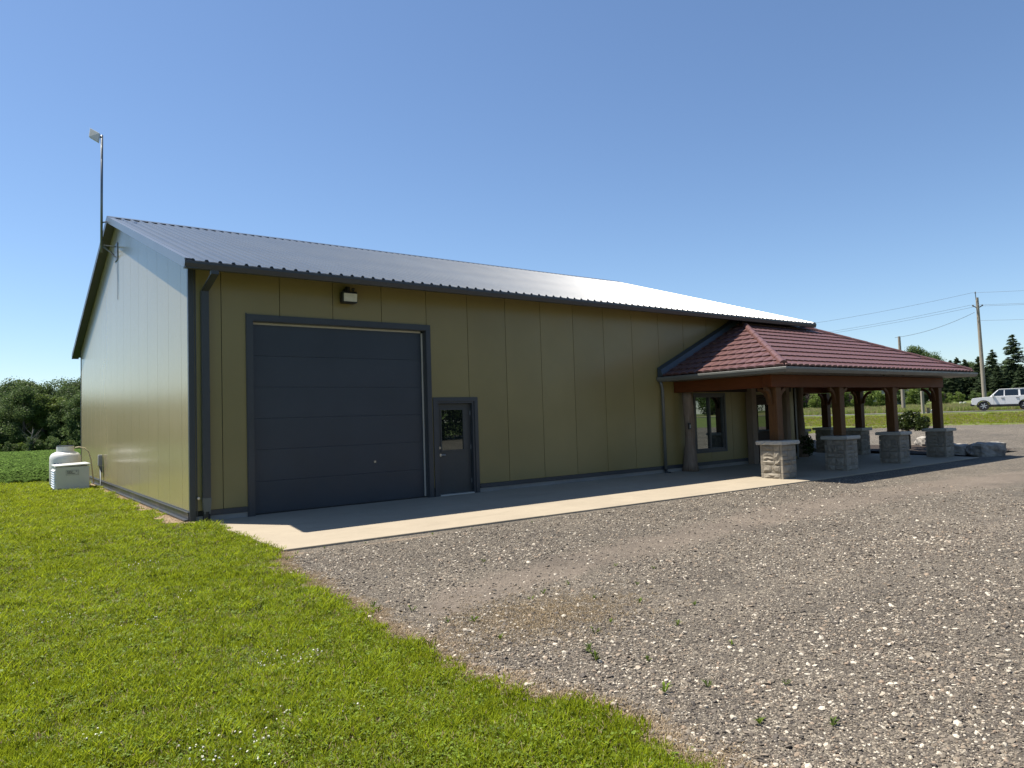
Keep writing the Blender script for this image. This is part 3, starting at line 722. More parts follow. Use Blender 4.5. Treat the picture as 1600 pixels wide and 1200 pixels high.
for idx, (d, key, clipped, pos, Mx, u0, v0, ulen, eu, ev, en, o0) in enumerate(cand):
    if clipped:
        bm = bmesh.new(); vv = [bm.verts.new(p) for p in (tv if v0 > .1 else tv0)]
        for q in tf: bm.faces.new([vv[i] for i in q])
        # local plane: hip line(s)
        def cut(pu, pv, nu_, nv_):
            bmesh.ops.bisect_plane(bm, geom=bm.verts[:]+bm.edges[:]+bm.faces[:], plane_co=(pu-u0, pv-v0, 0), plane_no=(nu_, nv_, 0), clear_outer=True)
        if key == 'front': cut(0, 0, -1, cs)
        cut(ulen, 0, 1, cs)
        if key == 'left' : pass
        if len(bm.faces) == 0: bm.free(); continue
        if idx < 290:
            me = bpy.data.meshes.new('roof_tile'); bm.to_mesh(me); me.materials.append(m_tile)
        else:
            bm.verts.index_update(); W4 = Matrix.Translation(pos) @ Mx
            stuff.add([W4 @ v.co for v in bm.verts], [[v.index for v in f.verts] for f in bm.faces]); bm.free(); continue
        bm.free()
    else:
        if idx >= 290:
            W4 = Matrix.Translation(pos) @ Mx; stuff.add([W4 @ Vector(p) for p in (tv if v0 > .1 else tv0)], tf); continue
        me = tile_me if v0 > .1 else eave_me
    o = bpy.data.objects.new('roof_tile', me); COL.objects.link(o); o.parent = P
    o.matrix_local = Matrix.Translation(pos-Vector(P.location)) @ Mx
stuff.build('roof_tiles', m_tile, P, kind='stuff')
# roof slab beneath tiles (also the right-hand slope, tiled with courses)
apL = (PX0+run, 0, PTOP); apR = (PX1-run, 0, PTOP)
def slab4(pts, t=.05, name='roof_deck', m=m_wooddk):
    return MB().prism([(p[0], p[1], p[2]-.0) for p in pts], (0, 0, -t)).build(name, m, P)
e_ = .0
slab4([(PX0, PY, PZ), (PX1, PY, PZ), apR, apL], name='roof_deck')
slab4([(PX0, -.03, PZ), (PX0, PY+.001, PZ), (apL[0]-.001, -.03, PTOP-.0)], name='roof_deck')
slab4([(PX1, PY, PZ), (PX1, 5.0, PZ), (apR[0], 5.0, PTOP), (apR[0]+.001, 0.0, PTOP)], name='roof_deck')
mb = MB()
for rw in range(NR):
    x_a = PX1-rw*TL*cs; z_a = PZ+rw*TL*sn+.045; x_b = x_a-TL*cs; z_b = z_a+TL*sn-.03
    ya = PY+rw*TL*cs
    mb.prism([(x_a, ya, z_a), (x_b, ya+TL*cs, z_b), (x_b, 5, z_b), (x_a, 5, z_a)], (0, 0, -.02))
mb.build('tile_courses', m_tile, P)
# hip caps
def hip(a, b, r_=.095):
    A_, B_ = Vector(a)+Vector((0,0,.035)), Vector(b)+Vector((0,0,.035)); n = 9
    segs = 10
    for i in range(segs):
        p, q = A_.lerp(B_, i/segs), A_.lerp(B_, (i+1.03)/segs)
        MB().tube([p, q], [r_*1.05, r_*.97], 12).build('hip_tile', m_tile, P, smooth=True, autos=True)
hip((PX0+.05, PY+.05, PZ+.03), (apL[0]-.12, -.12, PTOP-.04)); hip((PX1-.05, PY+.05, PZ+.03), (apR[0]+.12, -.12, PTOP-.04))
MB().lathe([(.0, 0), (.10, .0), (.11, .01)], (0,0,0), 4)  # unused profile
# step flashing along the wall
e0, e1 = PX0-.06, PX0+run*.97; z0_, z1_ = PZ, PZ+(e1-PX0)*rise_/run
MB().add([(e0, -.033, z0_+.26), (e1, -.033, z1_+.26), (e1, -.17, z1_+.20), (e0, -.17, z0_+.20), (e1, -.21, z1_+.04), (e0, -.21, z0_+.04), (e0, -.033, z0_-.02), (e1, -.033, z1_-.02)],
         [(0, 1, 2, 3)[::-1], (3, 2, 4, 5)[::-1], (0, 3, 5, 6), (1, 7, 4, 2), (5, 4, 7, 6), (0, 6, 7, 1)]).build('wall_flashing', mat('blue_black_flashing', (.04, .055, .07), .35), P)
# gutters (K profile) on front, left and right eaves
def kprof(o, out, along, ln, name='gutter'):
    o, out, along = Vector(o), Vector(out), Vector(along)
    pts_ = [(-.0, -.0), (.12, 0), (.125, -.05), (.07, -.14), (0, -.14)]
    poly = [o+out*a+Vector((0,0,b)) for a, b in pts_]
    return MB().prism(poly, along*ln).build(name, m_trim2, P, bevel=.004)
# mitred by overlapping ends kept apart
def gut_run(p0, p1, out, m0, m1, name='gutter'):
    p0, p1, out = Vector(p0), Vector(p1), Vector(out); t = (p1-p0).normalized()
    pts_ = [(-.0, -.0), (.105, 0), (.11, -.008), (.11, -.05), (.07, -.125), (0, -.125)]
    a = [p0+out*x+Vector((0,0,z))-t*x*m0 for x, z in pts_]; b = [p1+out*x+Vector((0,0,z))+t*x*m1 for x, z in pts_]; n = len(pts_)
    fs = [tuple(range(n)), tuple(range(2*n-1, n-1, -1))]+[(i, i+n, (i+1) % n+n, (i+1) % n) for i in range(n)]
    return MB().add(a+b, fs).build(name, m_trim2, P)
GZ = PZ-.005
gut_run((PX0, PY, GZ), (PX1, PY, GZ), (0,-1,0), 1, 1); gut_run((PX0, -.03, GZ), (PX0, PY, GZ), (-1,0,0), 0, 1); gut_run((PX1, PY, GZ), (PX1, 5, GZ), (1,0,0), 1, 0)
MB().box(PX0+.01, PX1-.01, PY+.01, PY+.035, PZ-.135, PZ-.05).box(PX0+.01, PX0+.035, PY+.036, -.03, PZ-.135, PZ-.05).box(PX1-.035, PX1-.01, PY+.036, 5, PZ-.135, PZ-.05).build('fascia_board', m_trim2, P)
MB().box(PX0+.036, 13.0, PY+.036, -.03, PZ-.13, PZ-.12).box(13.0, PX1-.04, PY+.036, -3.28, PZ-.13, PZ-.12).build('eave_soffit', m_trim2, P)
mb = MB().tube([(PX0-.02, -.10, PZ-.14), (PX0+.03, -.08, PZ-.22), (PX0+.08, -.07, PZ-.34), (PX0+.08, -.07, .05)], .042, 10); d2 = mb.build('downspout', m_trim2, P, smooth=True)
MB().tube([(PX0+.08, -.07, .1), (PX0+.08, -.07, 0), (PX0+.1, -.2, -.02)], .055, 10).build('drain_shoe', m_black, d2, smooth=True)
# beams
BZ0, BZ1 = 2.25, 2.565
FY0, FY1 = -3.24, -2.98
MB().box(12.92, 22.86, FY0, FY1, BZ0, BZ1).build('beam', m_woodx, P, bevel=.008)
MB().box(13.02, 13.27, FY1+.004, -.02, BZ0+.003, BZ1-.002).build('beam', wood_mat('stained_timber_cross', (.15, .043, .010), (.08, .021, .006), sc=(14, 1.2, 14)), P, bevel=.008)
MB().box(22.5, 22.75, FY1+.004, 5, BZ0+.003, BZ1-.002).build('beam', bpy.data.materials['stained_timber_cross'], P, bevel=.008)
MB().box(19.4, 22.49, .8, 1.02, BZ0+.01, BZ1-.03).build('beam', m_woodx, P, bevel=.008)
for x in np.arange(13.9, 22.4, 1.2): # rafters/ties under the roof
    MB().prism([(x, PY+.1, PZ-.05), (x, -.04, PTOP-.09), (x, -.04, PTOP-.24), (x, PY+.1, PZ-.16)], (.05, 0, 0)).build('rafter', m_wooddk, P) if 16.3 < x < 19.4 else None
PIL = [(12.93, -3.43, 0), (16.0, -3.43, 1), (19.12, -3.43, 2), (22.30, -3.43, 3), (22.05, -.78, 4), (22.72, .72, 5), (20.6, .72, 6)]
PW = .61
def post(x, y, z0, z1, w=.25):
    return MB().box(x-w/2, x+w/2, y-w/2, y+w/2, z0, z1).build('post', m_wood, P, bevel=.012)
def brace(cx, cy, dx, dy, r_=.34, w=.085, t=.075, rz=.44):
    # quarter-arc knee brace from the post (z0) up to the beam, going along (dx,dy)
    mb = MB(); pts_o, pts_i = [], []
    for k in range(9):
        a = math.pi/2*k/8
        for rr, lst in ((r_, pts_o), (r_-w, pts_i)):
            hx = r_ - rr*math.cos(a)+.0; hz = (rz-(r_-rr))*math.sin(a)
            lst.append((hx, hz))
    poly = pts_o + pts_i[::-1]
    off = .125
    n_ = Vector((-dy, dx, 0))
    vv = [Vector((cx+dx*(off+hx-.0), cy+dy*(off+hx-.0), BZ0-rz+hz-.002)) - n_*t/2 for hx, hz in poly]
    m = len(poly); vv2 = [v+n_*t for v in vv]
    fs = []
    for k in range(8):
        o1, o2, i1, i2 = k, k+1, m-1-k, m-2-k
        fs += [(o1, i1, i2, o2), (m+o1, m+o2, m+i2, m+i1)]
    fs += [(i, (i+1) % m, (i+1) % m+m, i+m) for i in range(m)]
    mb.add(vv+vv2, fs); mb.build('knee_brace', m_wood, P)
for (x, y, k) in PIL:
    cx, cy = x+PW/2, y+PW/2
    if k in (0, 3): cy = -3.11
    if k < 4: cy = -3.11
    if k == 4: cx = 22.62-.0
    post(cx, cy, .951+(slab_z(0, y)-.002 if y < 0 else 0), BZ0-.001)
    if k < 4:
        if k > 0: brace(cx, cy, -1, 0)
        if k < 3: brace(cx, cy, 1, 0)
        if k in (0, 3): brace(cx, cy, 0, 1)
        if k == 0: brace(cx, cy, -1, 0, .3)
    else: brace(cx, cy, -1, 0); brace(cx, cy, 0, -1)
# rustic logs standing against the wall
def log(x, y, r0, z1, name='log_post', seed=1, m=m_log):
    g = random.Random(seed); pth = []; rs = []
    for i in range(12):
        t = i/11; pth.append((x+.03*math.sin(t*4+seed), y+.02*math.sin(t*5+seed), z1*t-.0)); rs.append(r0*(1.28-.5*min(1, t*3.0) if t < .33 else .78+.05*math.sin(t*9+seed)))
    mb = MB(); n = 14; P_ = [Vector(p) for p in pth]; vs = []
    for i, p in enumerate(P_):
        for k in range(n):
            a = 2*math.pi*k/n; rr = rs[i]*(1+.10*math.sin(3*a+i*.5+seed)+.06*g.uniform(-1, 1))
            vs.append((p.x+rr*math.cos(a), p.y+rr*math.sin(a), p.z))
    fs = [(i*n+k, i*n+(k+1) % n, (i+1)*n+(k+1) % n, (i+1)*n+k) for i in range(11) for k in range(n)]+[tuple(range(n))[::-1], tuple(range(11*n, 12*n))]
    return mb.add(vs, fs).build(name, m, P, smooth=True)
log(13.36, -.24, .185, BZ0-.002, seed=1); 
MB().box(16.42, 16.66, -.26, -.02, .0, 2.5).build('post', m_log, P, bevel=.01); MB().box(18.35, 18.55, -.24, -.02, .0, 2.5).build('post', m_log, P, bevel=.01)
MB().box(13.7, 18.9, -.10, -.012, 2.27, 2.45).build('ledger', m_wooddk, P)
log(20.15, .35, .15, BZ1, seed=4)
kp = empty('door_keypad', (13.14, -.42, 1.25), label='small grey keypad box on the rustic log post', cat='keypad')
MB().box(13.10, 13.18, -.455, -.405, 1.20, 1.38).build('case', m_black, kp, bevel=.006); MB().box(13.115, 13.165, -.462, -.4555, 1.23, 1.33).build('face', m_grey, kp)
# ------------------------------------------------------------------ stone pillars
def block_mesh(w, h, d, seed):
    """split-face block: outer face at +y... lies in x 0..w, z 0..h, outer face bulging toward -y"""
    g = random.Random(seed); nx, nz = 4, 3; v = []; f = []
    for j in range(nz+1):
        for i in range(nx+1):
            edge = i in (0, nx) or j in (0, nz)
            v.append((w*i/nx + (0 if i in (0, nx) else g.uniform(-.1, .1)*w/nx), -(g.uniform(.0, .006) if edge else g.uniform(.006, .034)), h*j/nz + (0 if j in (0, nz) else g.uniform(-.15, .15)*h/nz)))
    n = nx+1
    for j in range(nz):
        for i in range(nx):
            q = (j*n+i, j*n+i+1, (j+1)*n+i+1, (j+1)*n+i)
            f += [(q[0], q[1], q[2]), (q[0], q[2], q[3])] if g.random() < .5 else [(q[0], q[1], q[3]), (q[1], q[2], q[3])]
    b = len(v); v += [(0, d, 0), (w, d, 0), (w, d, h), (0, d, h)]
    c00, c10, c11, c01 = 0, nx, nz*n+nx, nz*n
    f.append(tuple([*range(0, nx+1)][::-1]+[b, b+1])); f.append(tuple([*range(nz*n, nz*n+n)]+[b+2, b+3]))
    f.append(tuple([j*n for j in range(nz+1)]+[b+3, b])); f.append(tuple([j*n+nx for j in range(nz+1)][::-1]+[b+1, b+2]))
    return MB().add(v, f)
COURSES = [.15, .20, .12, .23, .15]
def make_pillar(seed):
    g = random.Random(seed)
    t = empty('stone_pillar', (0, 0, 0)); zb = 0
    MB().box(.035, PW-.035, .035, PW-.035, -.1, .85).build('core', m_mortar, t)
    for ci, h in enumerate(COURSES):
        for side in range(4):
            full = side % 2 == 0
            L0 = PW if full else PW-.12
            cuts = [0, L0*g.uniform(.3, .7), L0] if ci in (1, 2, 3) or g.random() < .5 else [0, L0]
            if ci in (1, 3) and g.random() < .4: cuts = [0, L0*g.uniform(.22, .35), L0*g.uniform(.55, .7), L0]
            for a, b in zip(cuts[:-1], cuts[1:]):
                parts = [(zb, h)]
                if ci == 3 and b-a > .15 and g.random() < .4: parts = [(zb, h*.4), (zb+h*.4, h*.6)]
                for (z0, hh) in parts:
                    mb = block_mesh(b-a-.007, hh-.007, .055, g.random())
                    me = mb.mesh('stone_block', m_stone)
                    o = bpy.data.objects.new('stone_block', me); COL.objects.link(o); o.parent = t
                    s0 = (0 if full else .06)+a+.0035
                    if side == 0: o.matrix_local = Matrix.Translation((s0, .0, z0))
                    elif side == 2: o.matrix_local = Matrix.Translation((PW-s0, PW, z0)) @ Matrix.Rotation(math.pi, 4, 'Z')
                    elif side == 1: o.matrix_local = Matrix.Translation((PW, s0, z0)) @ Matrix.Rotation(math.pi/2, 4, 'Z')
                    else: o.matrix_local = Matrix.Translation((0, PW-s0, z0)) @ Matrix.Rotation(-math.pi/2, 4, 'Z')
        zb += h
    # cap with rock-face edges
    c = .075; z0, z1 = .853, .95; n = 10; vs = []; g2 = random.Random(seed+9)
    ring = []
    for s in range(4):
        for i in range(n):
            u = -c+(PW+2*c)*i/n
            p = [(u, -c), (PW+c, u), (PW-u, PW+c), (-c, PW-u)][s]; ring.append(p)
    m = len(ring); cen = PW/2
    def rg(z, jit, inset): 
        return [(p[0]+(cen-p[0])*inset+g2.uniform(-jit, jit), p[1]+(cen-p[1])*inset+g2.uniform(-jit, jit), z) for p in ring]
    vs = rg(z0, .003, .02)+rg(z0+.03, .009, 0)+rg(z0+.065, .009, 0)+rg(z1, .003, .03)
    fs = [(k*m+i, k*m+(i+1) % m, (k+1)*m+(i+1) % m, (k+1)*m+i) for k in range(3) for i in range(m)]+[tuple(range(m))[::-1], tuple(range(3*m, 4*m))]
    MB().add(vs, fs).build('cap', m_cap, t)
    return t
def copy_tree(o, parent=None):
    c = o.copy(); COL.objects.link(c); c.parent = parent
    for ch in list(o.children):
        copy_tree(ch, c)
    return c
PL = ['sunlit stone pillar with limestone cap at the left front corner of the porch', 'second stone pillar of the front row, right of the sunlit corner one',
      'third stone pillar of the front row, with the round bush just behind it', 'front row stone pillar farthest right, next to the big boulder',
      'shaded rear stone pillar just right of and behind the second front pillar', 'far rear stone pillar seen left of the second front pillar', 'dark stone pillar behind the vine-covered log']
va, vb = make_pillar(3), make_pillar(11)
for (x, y, k) in PIL:
    o = va if k == 0 else vb if k == 1 else copy_tree(va if k % 2 else vb)
    o.location = (x, y, slab_z(0, y)-.002 if y < 0 else 0.0); tag(o, PL[k], 'pillar', 'stone pillars carrying the porch posts')

# ------------------------------------------------------------------ generic scatter (instances on points through one node group)
def scatter_group(K):
    ng = bpy.data.node_groups.new('scatter%d' % K, 'GeometryNodeTree')
    ng.interface.new_socket('Geometry', in_out='INPUT', socket_type='NodeSocketGeometry'); ng.interface.new_socket('Geometry', in_out='OUTPUT', socket_type='NodeSocketGeometry')
    N = ng.nodes; Lk = ng.links
    gi = N.new('NodeGroupInput'); go = N.new('NodeGroupOutput')
    def attr(nm, t):
        a = N.new('GeometryNodeInputNamedAttribute'); a.data_type = t; a.inputs[0].default_value = nm
        return [s for s in a.outputs if s.enabled][0]
    def sep(k):
        s = N.new('GeometryNodeSeparateGeometry'); s.domain = 'POINT'; Lk.new(gi.outputs[0], s.inputs[0])
        c = N.new('FunctionNodeCompare'); c.data_type = 'INT'; c.operation = 'EQUAL'
        ins = [x for x in c.inputs if x.enabled]; Lk.new(attr('proto', 'INT'), ins[0]); ins[1].default_value = k
        Lk.new([x for x in c.outputs if x.enabled][0], s.inputs[1]); return s.outputs[0]
    pts_ = sep(-1); j = N.new('GeometryNodeJoinGeometry')
    for k in range(K):
        g = N.new('GeometryNodeGeometryToInstance'); Lk.new(sep(k), g.inputs[0]); Lk.new(g.outputs[0], j.inputs[0])
    m2p = N.new('GeometryNodeMeshToPoints'); Lk.new(pts_, m2p.inputs[0])
    iop = N.new('GeometryNodeInstanceOnPoints'); Lk.new(m2p.outputs[0], iop.inputs['Points']); Lk.new(j.outputs[0], iop.inputs['Instance'])
    iop.inputs['Pick Instance'].default_value = True; Lk.new(attr('idx', 'INT'), iop.inputs['Instance Index'])
    Lk.new(attr('rot', 'FLOAT_VECTOR'), iop.inputs['Rotation']); Lk.new(attr('scl', 'FLOAT_VECTOR'), iop.inputs['Scale'])
    Lk.new(iop.outputs[0], go.inputs[0]); return ng
SG = {}
def scatter(name, protos, mats, P_, rot, scl, idx, **k):
    """protos: list of MB; P_ (n,3)"""
    K = len(protos); n = len(P_); me = bpy.data.meshes.new(name)
    v = []; f = []; mi = []; pr = []
    for i, mb in enumerate(protos):
        b = len(v); v += mb.v; f += [tuple(x+b for x in q) for q in mb.f]; mi += mb.m; pr += [i]*len(mb.v)
    nb = len(v)
    me.from_pydata(v + P_.tolist(), [], f)
    for m in mats: me.materials.append(m)
    me.polygons.foreach_set('material_index', mi)
    def addattr(nm, t, arr, dim):
        a = me.attributes.new(nm, t, 'POINT'); a.data.foreach_set('vector' if dim == 3 else 'value', arr.ravel())
    addattr('proto', 'INT', np.concatenate([np.array(pr), -np.ones(n)]).astype(np.int32), 1)
    addattr('idx', 'INT', np.concatenate([np.zeros(nb), idx]).astype(np.int32), 1)
    addattr('rot', 'FLOAT_VECTOR', np.concatenate([np.zeros((nb, 3)), rot]).astype(np.float32), 3)
    s3 = np.repeat(scl[:, None], 3, 1) if scl.ndim == 1 else scl
    addattr('scl', 'FLOAT_VECTOR', np.concatenate([np.ones((nb, 3)), s3]).astype(np.float32), 3)
    o = bpy.data.objects.new(name, me); COL.objects.link(o)
    if K not in SG: SG[K] = scatter_group(K)
    md = o.modifiers.new('scatter', 'NODES'); md.node_group = SG[K]
    return tag(o, **k)
def view_mask(P_, margin=.12, zmax=1e9):
    d = P_-np.array(CAM); z = d@np.array(fwd); x = d@np.array(r2); y = d@np.array(u2)
    return (z > .3) & (np.abs(x/z) < .7203+margin) & (y/z > -.5403-margin) & (z < zmax)
def vnoise(x, y, s, seed=0):
    x = x*s; y = y*s; xi = np.floor(x).astype(int); yi = np.floor(y).astype(int); fx = x-xi; fy = y-yi
    fx = fx*fx*(3-2*fx); fy = fy*fy*(3-2*fy)
    def h(a, b): 
        v = np.sin(a*127.1+b*311.7+seed*74.7)*43758.5453; return v-np.floor(v)
    return (h(xi, yi)*(1-fx)+h(xi+1, yi)*fx)*(1-fy)+(h(xi, yi+1)*(1-fx)+h(xi+1, yi+1)*fx)*fy
def sample(rs, n, x0, x1, y0, y1, near=3.0, power=1.0, margin=.15):
    """uniform candidates thinned by distance"""
    x = rs.uniform(x0, x1, n); y = rs.uniform(y0, y1, n); z = height(x, y); P_ = np.stack([x, y, z], 1)
    P_ = P_[view_mask(P_, margin)]
    d = np.linalg.norm(P_-np.array(CAM), axis=1)
    keep = rs.rand(len(P_)) < np.minimum(1, (near/d)**power)
    return P_[keep], d[keep]
# lawn tufts
def tuft(seed, n=9, h=.055, spread=.03, w=.0035, lean=.5, mi=0, flat=False):
    g = random.Random(seed); mb = MB(); mb.cur = mi
    for i in range(n):
        a = g.uniform(0, 6.283); r_ = spread*math.sqrt(g.random()); x, y = r_*math.cos(a), r_*math.sin(a)
        b = g.uniform(0, 6.283); L = g.uniform(.1, 1)*lean*h; hh = h*g.uniform(.55, 1.1); dx, dy = L*math.cos(b), L*math.sin(b); c = g.uniform(0, 6.283); wx, wy = w*math.cos(c), w*math.sin(c)
        mb.add([(x-wx, y-wy, -.01), (x+wx, y+wy, -.01), (x+dx*.45+wx*.8, y+dy*.45+wy*.8, hh*.6), (x+dx*.45-wx*.8, y+dy*.45-wy*.8, hh*.6), (x+dx, y+dy, hh)], [(0,1,2,3), (3,2,4)])
    return mb
def clover_leaf(seed):
    g = random.Random(seed); mb = MB(); mb.cur = 2
    for i in range(9):
        a = g.uniform(0, 6.28); r_ = .035*math.sqrt(g.random()); z = g.uniform(.015, .045); c = Vector((r_*math.cos(a), r_*math.sin(a), z)); s_ = g.uniform(.004, .0075)
        n_ = Vector((g.uniform(-.5, .5), g.uniform(-.5, .5), 1)).normalized(); u = n_.cross(Vector((1, .2, 0))).normalized(); w = n_.cross(u)
        mb.add([c-u*s_, c-u*s_*.5-w*s_*.85, c+u*s_*.5-w*s_*.85, c+u*s_, c+u*s_*.5+w*s_*.85, c-u*s_*.5+w*s_*.85], [(0,1,2,3,4,5)])
    return mb
rs = rng_np(5)
Pg, dg = sample(rs, 3200000, -14, .5, -13.4, 15.2, near=2.6, power=1.15)
inside = (Pg[:, 0] < lawn_x(Pg[:, 1])+.055*rs.randn(len(Pg))) & ~((Pg[:, 1] > -.35) & (Pg[:, 0] > -.30-.10*np.sin(Pg[:, 1]*2.3)-.06*np.sin(Pg[:, 1]*7.1)+.05*rs.randn(len(Pg))))
inside &= ~((Pg[:, 0] > -1.3) & (Pg[:, 0] < -.42) & (Pg[:, 1] > 10.0) & (Pg[:, 1] < 11.25))
patch = vnoise(Pg[:, 0], Pg[:, 1], 2.2, 3)*.6+vnoise(Pg[:, 0], Pg[:, 1], 7, 4)*.4
hole = np.zeros(len(Pg), bool)
for hx, hy, hr in ((-2.02, -7.13, .10), (-1.7, -6.9, .05), (-2.37, -8.3, .06)): hole |= (np.hypot((Pg[:, 0]-hx), (Pg[:, 1]-hy)*1.4) < hr)
inside &= (rs.rand(len(Pg)) < .38+patch*1.15) & ~hole
Pg, dg, patch = Pg[inside], dg[inside], patch[inside]
lim = 280000
if len(Pg) > lim: s = rs.choice(len(Pg), lim, False); Pg, dg, patch = Pg[s], dg[s], patch[s]
n = len(Pg)
sc = (.48+.85*patch)*rs.uniform(.75, 1.25, n)*(1+np.clip((dg-4)*.075, 0, 1.3))
s3 = np.stack([sc*1.1, sc*1.1, sc*(1-.25*ss(5, 15, dg))], 1)
rot = np.stack([rs.uniform(-.15, .15, n), rs.uniform(-.15, .15, n), rs.uniform(0, 6.28, n)], 1)
dry = vnoise(Pg[:, 0], Pg[:, 1], 1.1, 9); clo = vnoise(Pg[:, 0], Pg[:, 1], .9, 51)*.6+vnoise(Pg[:, 0], Pg[:, 1], 3.1, 52)*.4
idx = rs.randint(0, 5, n); idx = np.where(rs.rand(n) < .05+.22*(dry > .72), 5, idx); idx = np.where(rs.rand(n) < np.clip((clo-.5)*3.0, .03, .6), 6+rs.randint(0, 2, n), idx)
scatter('lawn_grass', [tuft(i, h=.052) for i in range(4)]+[tuft(4, n=6, h=.075, lean=.8)]+[tuft(5, n=6, h=.045, mi=1, lean=.9), clover_leaf(1), clover_leaf(2)], [m_grassb, m_straw, m_clover], Pg, rot, s3, idx, kind='stuff', label='short mown green lawn with clover left of the gravel lot', cat='lawn')
# clover heads
def ico(r_, seed=0, j=.0, sub=0):
    t = (1+5**.5)/2; v = [(-1,t,0),(1,t,0),(-1,-t,0),(1,-t,0),(0,-1,t),(0,1,t),(0,-1,-t),(0,1,-t),(t,0,-1),(t,0,1),(-t,0,-1),(-t,0,1)]
    f = [(0,11,5),(0,5,1),(0,1,7),(0,7,10),(0,10,11),(1,5,9),(5,11,4),(11,10,2),(10,7,6),(7,1,8),(3,9,4),(3,4,2),(3,2,6),(3,6,8),(3,8,9),(4,9,5),(2,4,11),(6,2,10),(8,6,7),(9,8,1)]
    g = random.Random(seed); k = 1/math.hypot(1, t)
    return [tuple(c*k*r_*(1+g.uniform(-j, j)) for c in p) for p in v], f
Pc, dc = sample(rs, 60000, -10, .3, -13.4, 6, near=5, power=1.2)
cl = vnoise(Pc[:, 0], Pc[:, 1], 1.6, 21)*.6+vnoise(Pc[:, 0], Pc[:, 1], .5, 22)*.4
s = (cl > .64) & (Pc[:, 0] < -.9) & (Pc[:, 0] < lawn_x(Pc[:, 1])-.15) & ~((Pc[:, 1] > -1) & (Pc[:, 0] > -.6)) & (rs.rand(len(Pc)) < .6); Pc = Pc[s][:1100]; n = len(Pc); Pc[:, 2] += .042
v_, f_ = ico(.0085, 1, .2)
scatter('clover_flowers', [MB().add([(a, b, c*.8) for a, b, c in v_], f_), MB().add([(a*.7, b*.7, c*.8) for a, b, c in v_], f_)], [m_flower], Pc, rs.uniform(0, 6, (n, 3)), rs.uniform(.6, 1.15, n), rs.randint(0, 2, n), kind='stuff', label='white clover flower heads dotted through the lawn', cat='clover')
# gravel stones
Ps, dsn = sample(rs, 2600000, -.6, 14, -13.5, -4.0, near=2.4, power=1.5)
tr = np.interp(Ps[:, 0], [p[0] for p in TRACK], [p[1] for p in TRACK]); wd = .45+.045*np.clip(Ps[:, 0], 0, 14)
ontr = np.exp(-((Ps[:, 1]-tr)/wd)**2)
pn = vnoise(Ps[:, 0], Ps[:, 1], 1.3, 31)*.5+vnoise(Ps[:, 0], Ps[:, 1], .45, 32)*.5
s = (Ps[:, 0] > lawn_x(Ps[:, 1])-.02+.05*rs.randn(len(Ps))) & (rs.rand(len(Ps)) > ontr*.78) & (rs.rand(len(Ps)) < -.1+1.6*pn) & ~((Ps[:, 1] > -3.62-.036*np.clip(Ps[:, 0], 0, 13)) & (Ps[:, 0] > .2) & (rs.rand(len(Ps)) > .012))
Ps, dsn = Ps[s], dsn[s]
lim = 270000
if len(Ps) > lim: s = rs.choice(len(Ps), lim, False); Ps, dsn = Ps[s], dsn[s]
n = len(Ps); size = np.exp(rs.randn(n)*.55)*.0040*(1+np.clip((dsn-3)*.05, 0, .5)); size = np.clip(size, .003, np.minimum(.021, .0035*dsn+.003))
Ps[:, 2] = np.where((Ps[:, 1] > -3.62-.036*np.clip(Ps[:, 0], 0, 13)) & (Ps[:, 0] > .4), -.016*np.maximum(0, -Ps[:, 1])+size*.3, Ps[:, 2]+.022+size*.25)
pro = []
for i in range(5):
    v_, f_ = ico(1, i+3, .28); g = random.Random(i); k3 = (g.uniform(.9, 1.4), g.uniform(.7, 1.1), g.uniform(.45, .75)); pro.append(MB().add([(a*k3[0], b*k3[1], c*k3[2]) for a, b, c in v_], f_))
scatter('gravel_stones', pro, [m_peb], Ps, np.stack([rs.uniform(-.5, .5, n), rs.uniform(-.5, .5, n), rs.uniform(0, 6.28, n)], 1), size, rs.randint(0, 5, n), kind='stuff', label='loose light and dark gravel stones lying over the lot', cat='gravel')
# dry clippings along the lawn edge and the gable foot
n = 9000; yy = rs.uniform(-13, -3.3, n); xx = lawn_x(yy)+np.abs(rs.randn(n))*.13-.04
n2 = 6000; y2 = rs.uniform(-.8, 10, n2); x2 = -.02-np.abs(rs.randn(n2))*.15-.0
n3 = 3000; x3 = .9+rs.randn(n3)*.55; y3 = -8.6+rs.randn(n3)*.35
xx = np.concatenate([xx, x2, x3]); yy = np.concatenate([yy, y2, y3]); Pd = np.stack([xx, yy, height(xx, yy)+.024], 1); Pd = Pd[(xx < 4)]
n = len(Pd)
scatter('dry_clippings', [tuft(70+i, n=7, h=.014, spread=.03, w=.0022, lean=2.6) for i in range(3)], [m_straw], Pd, np.stack([np.zeros(n), np.zeros(n), rs.uniform(0, 6.28, n)], 1), rs.uniform(.5, 1.3, n), rs.randint(0, 3, n), kind='stuff', label='dry grass clippings scattered along the lawn edge', cat='clippings')
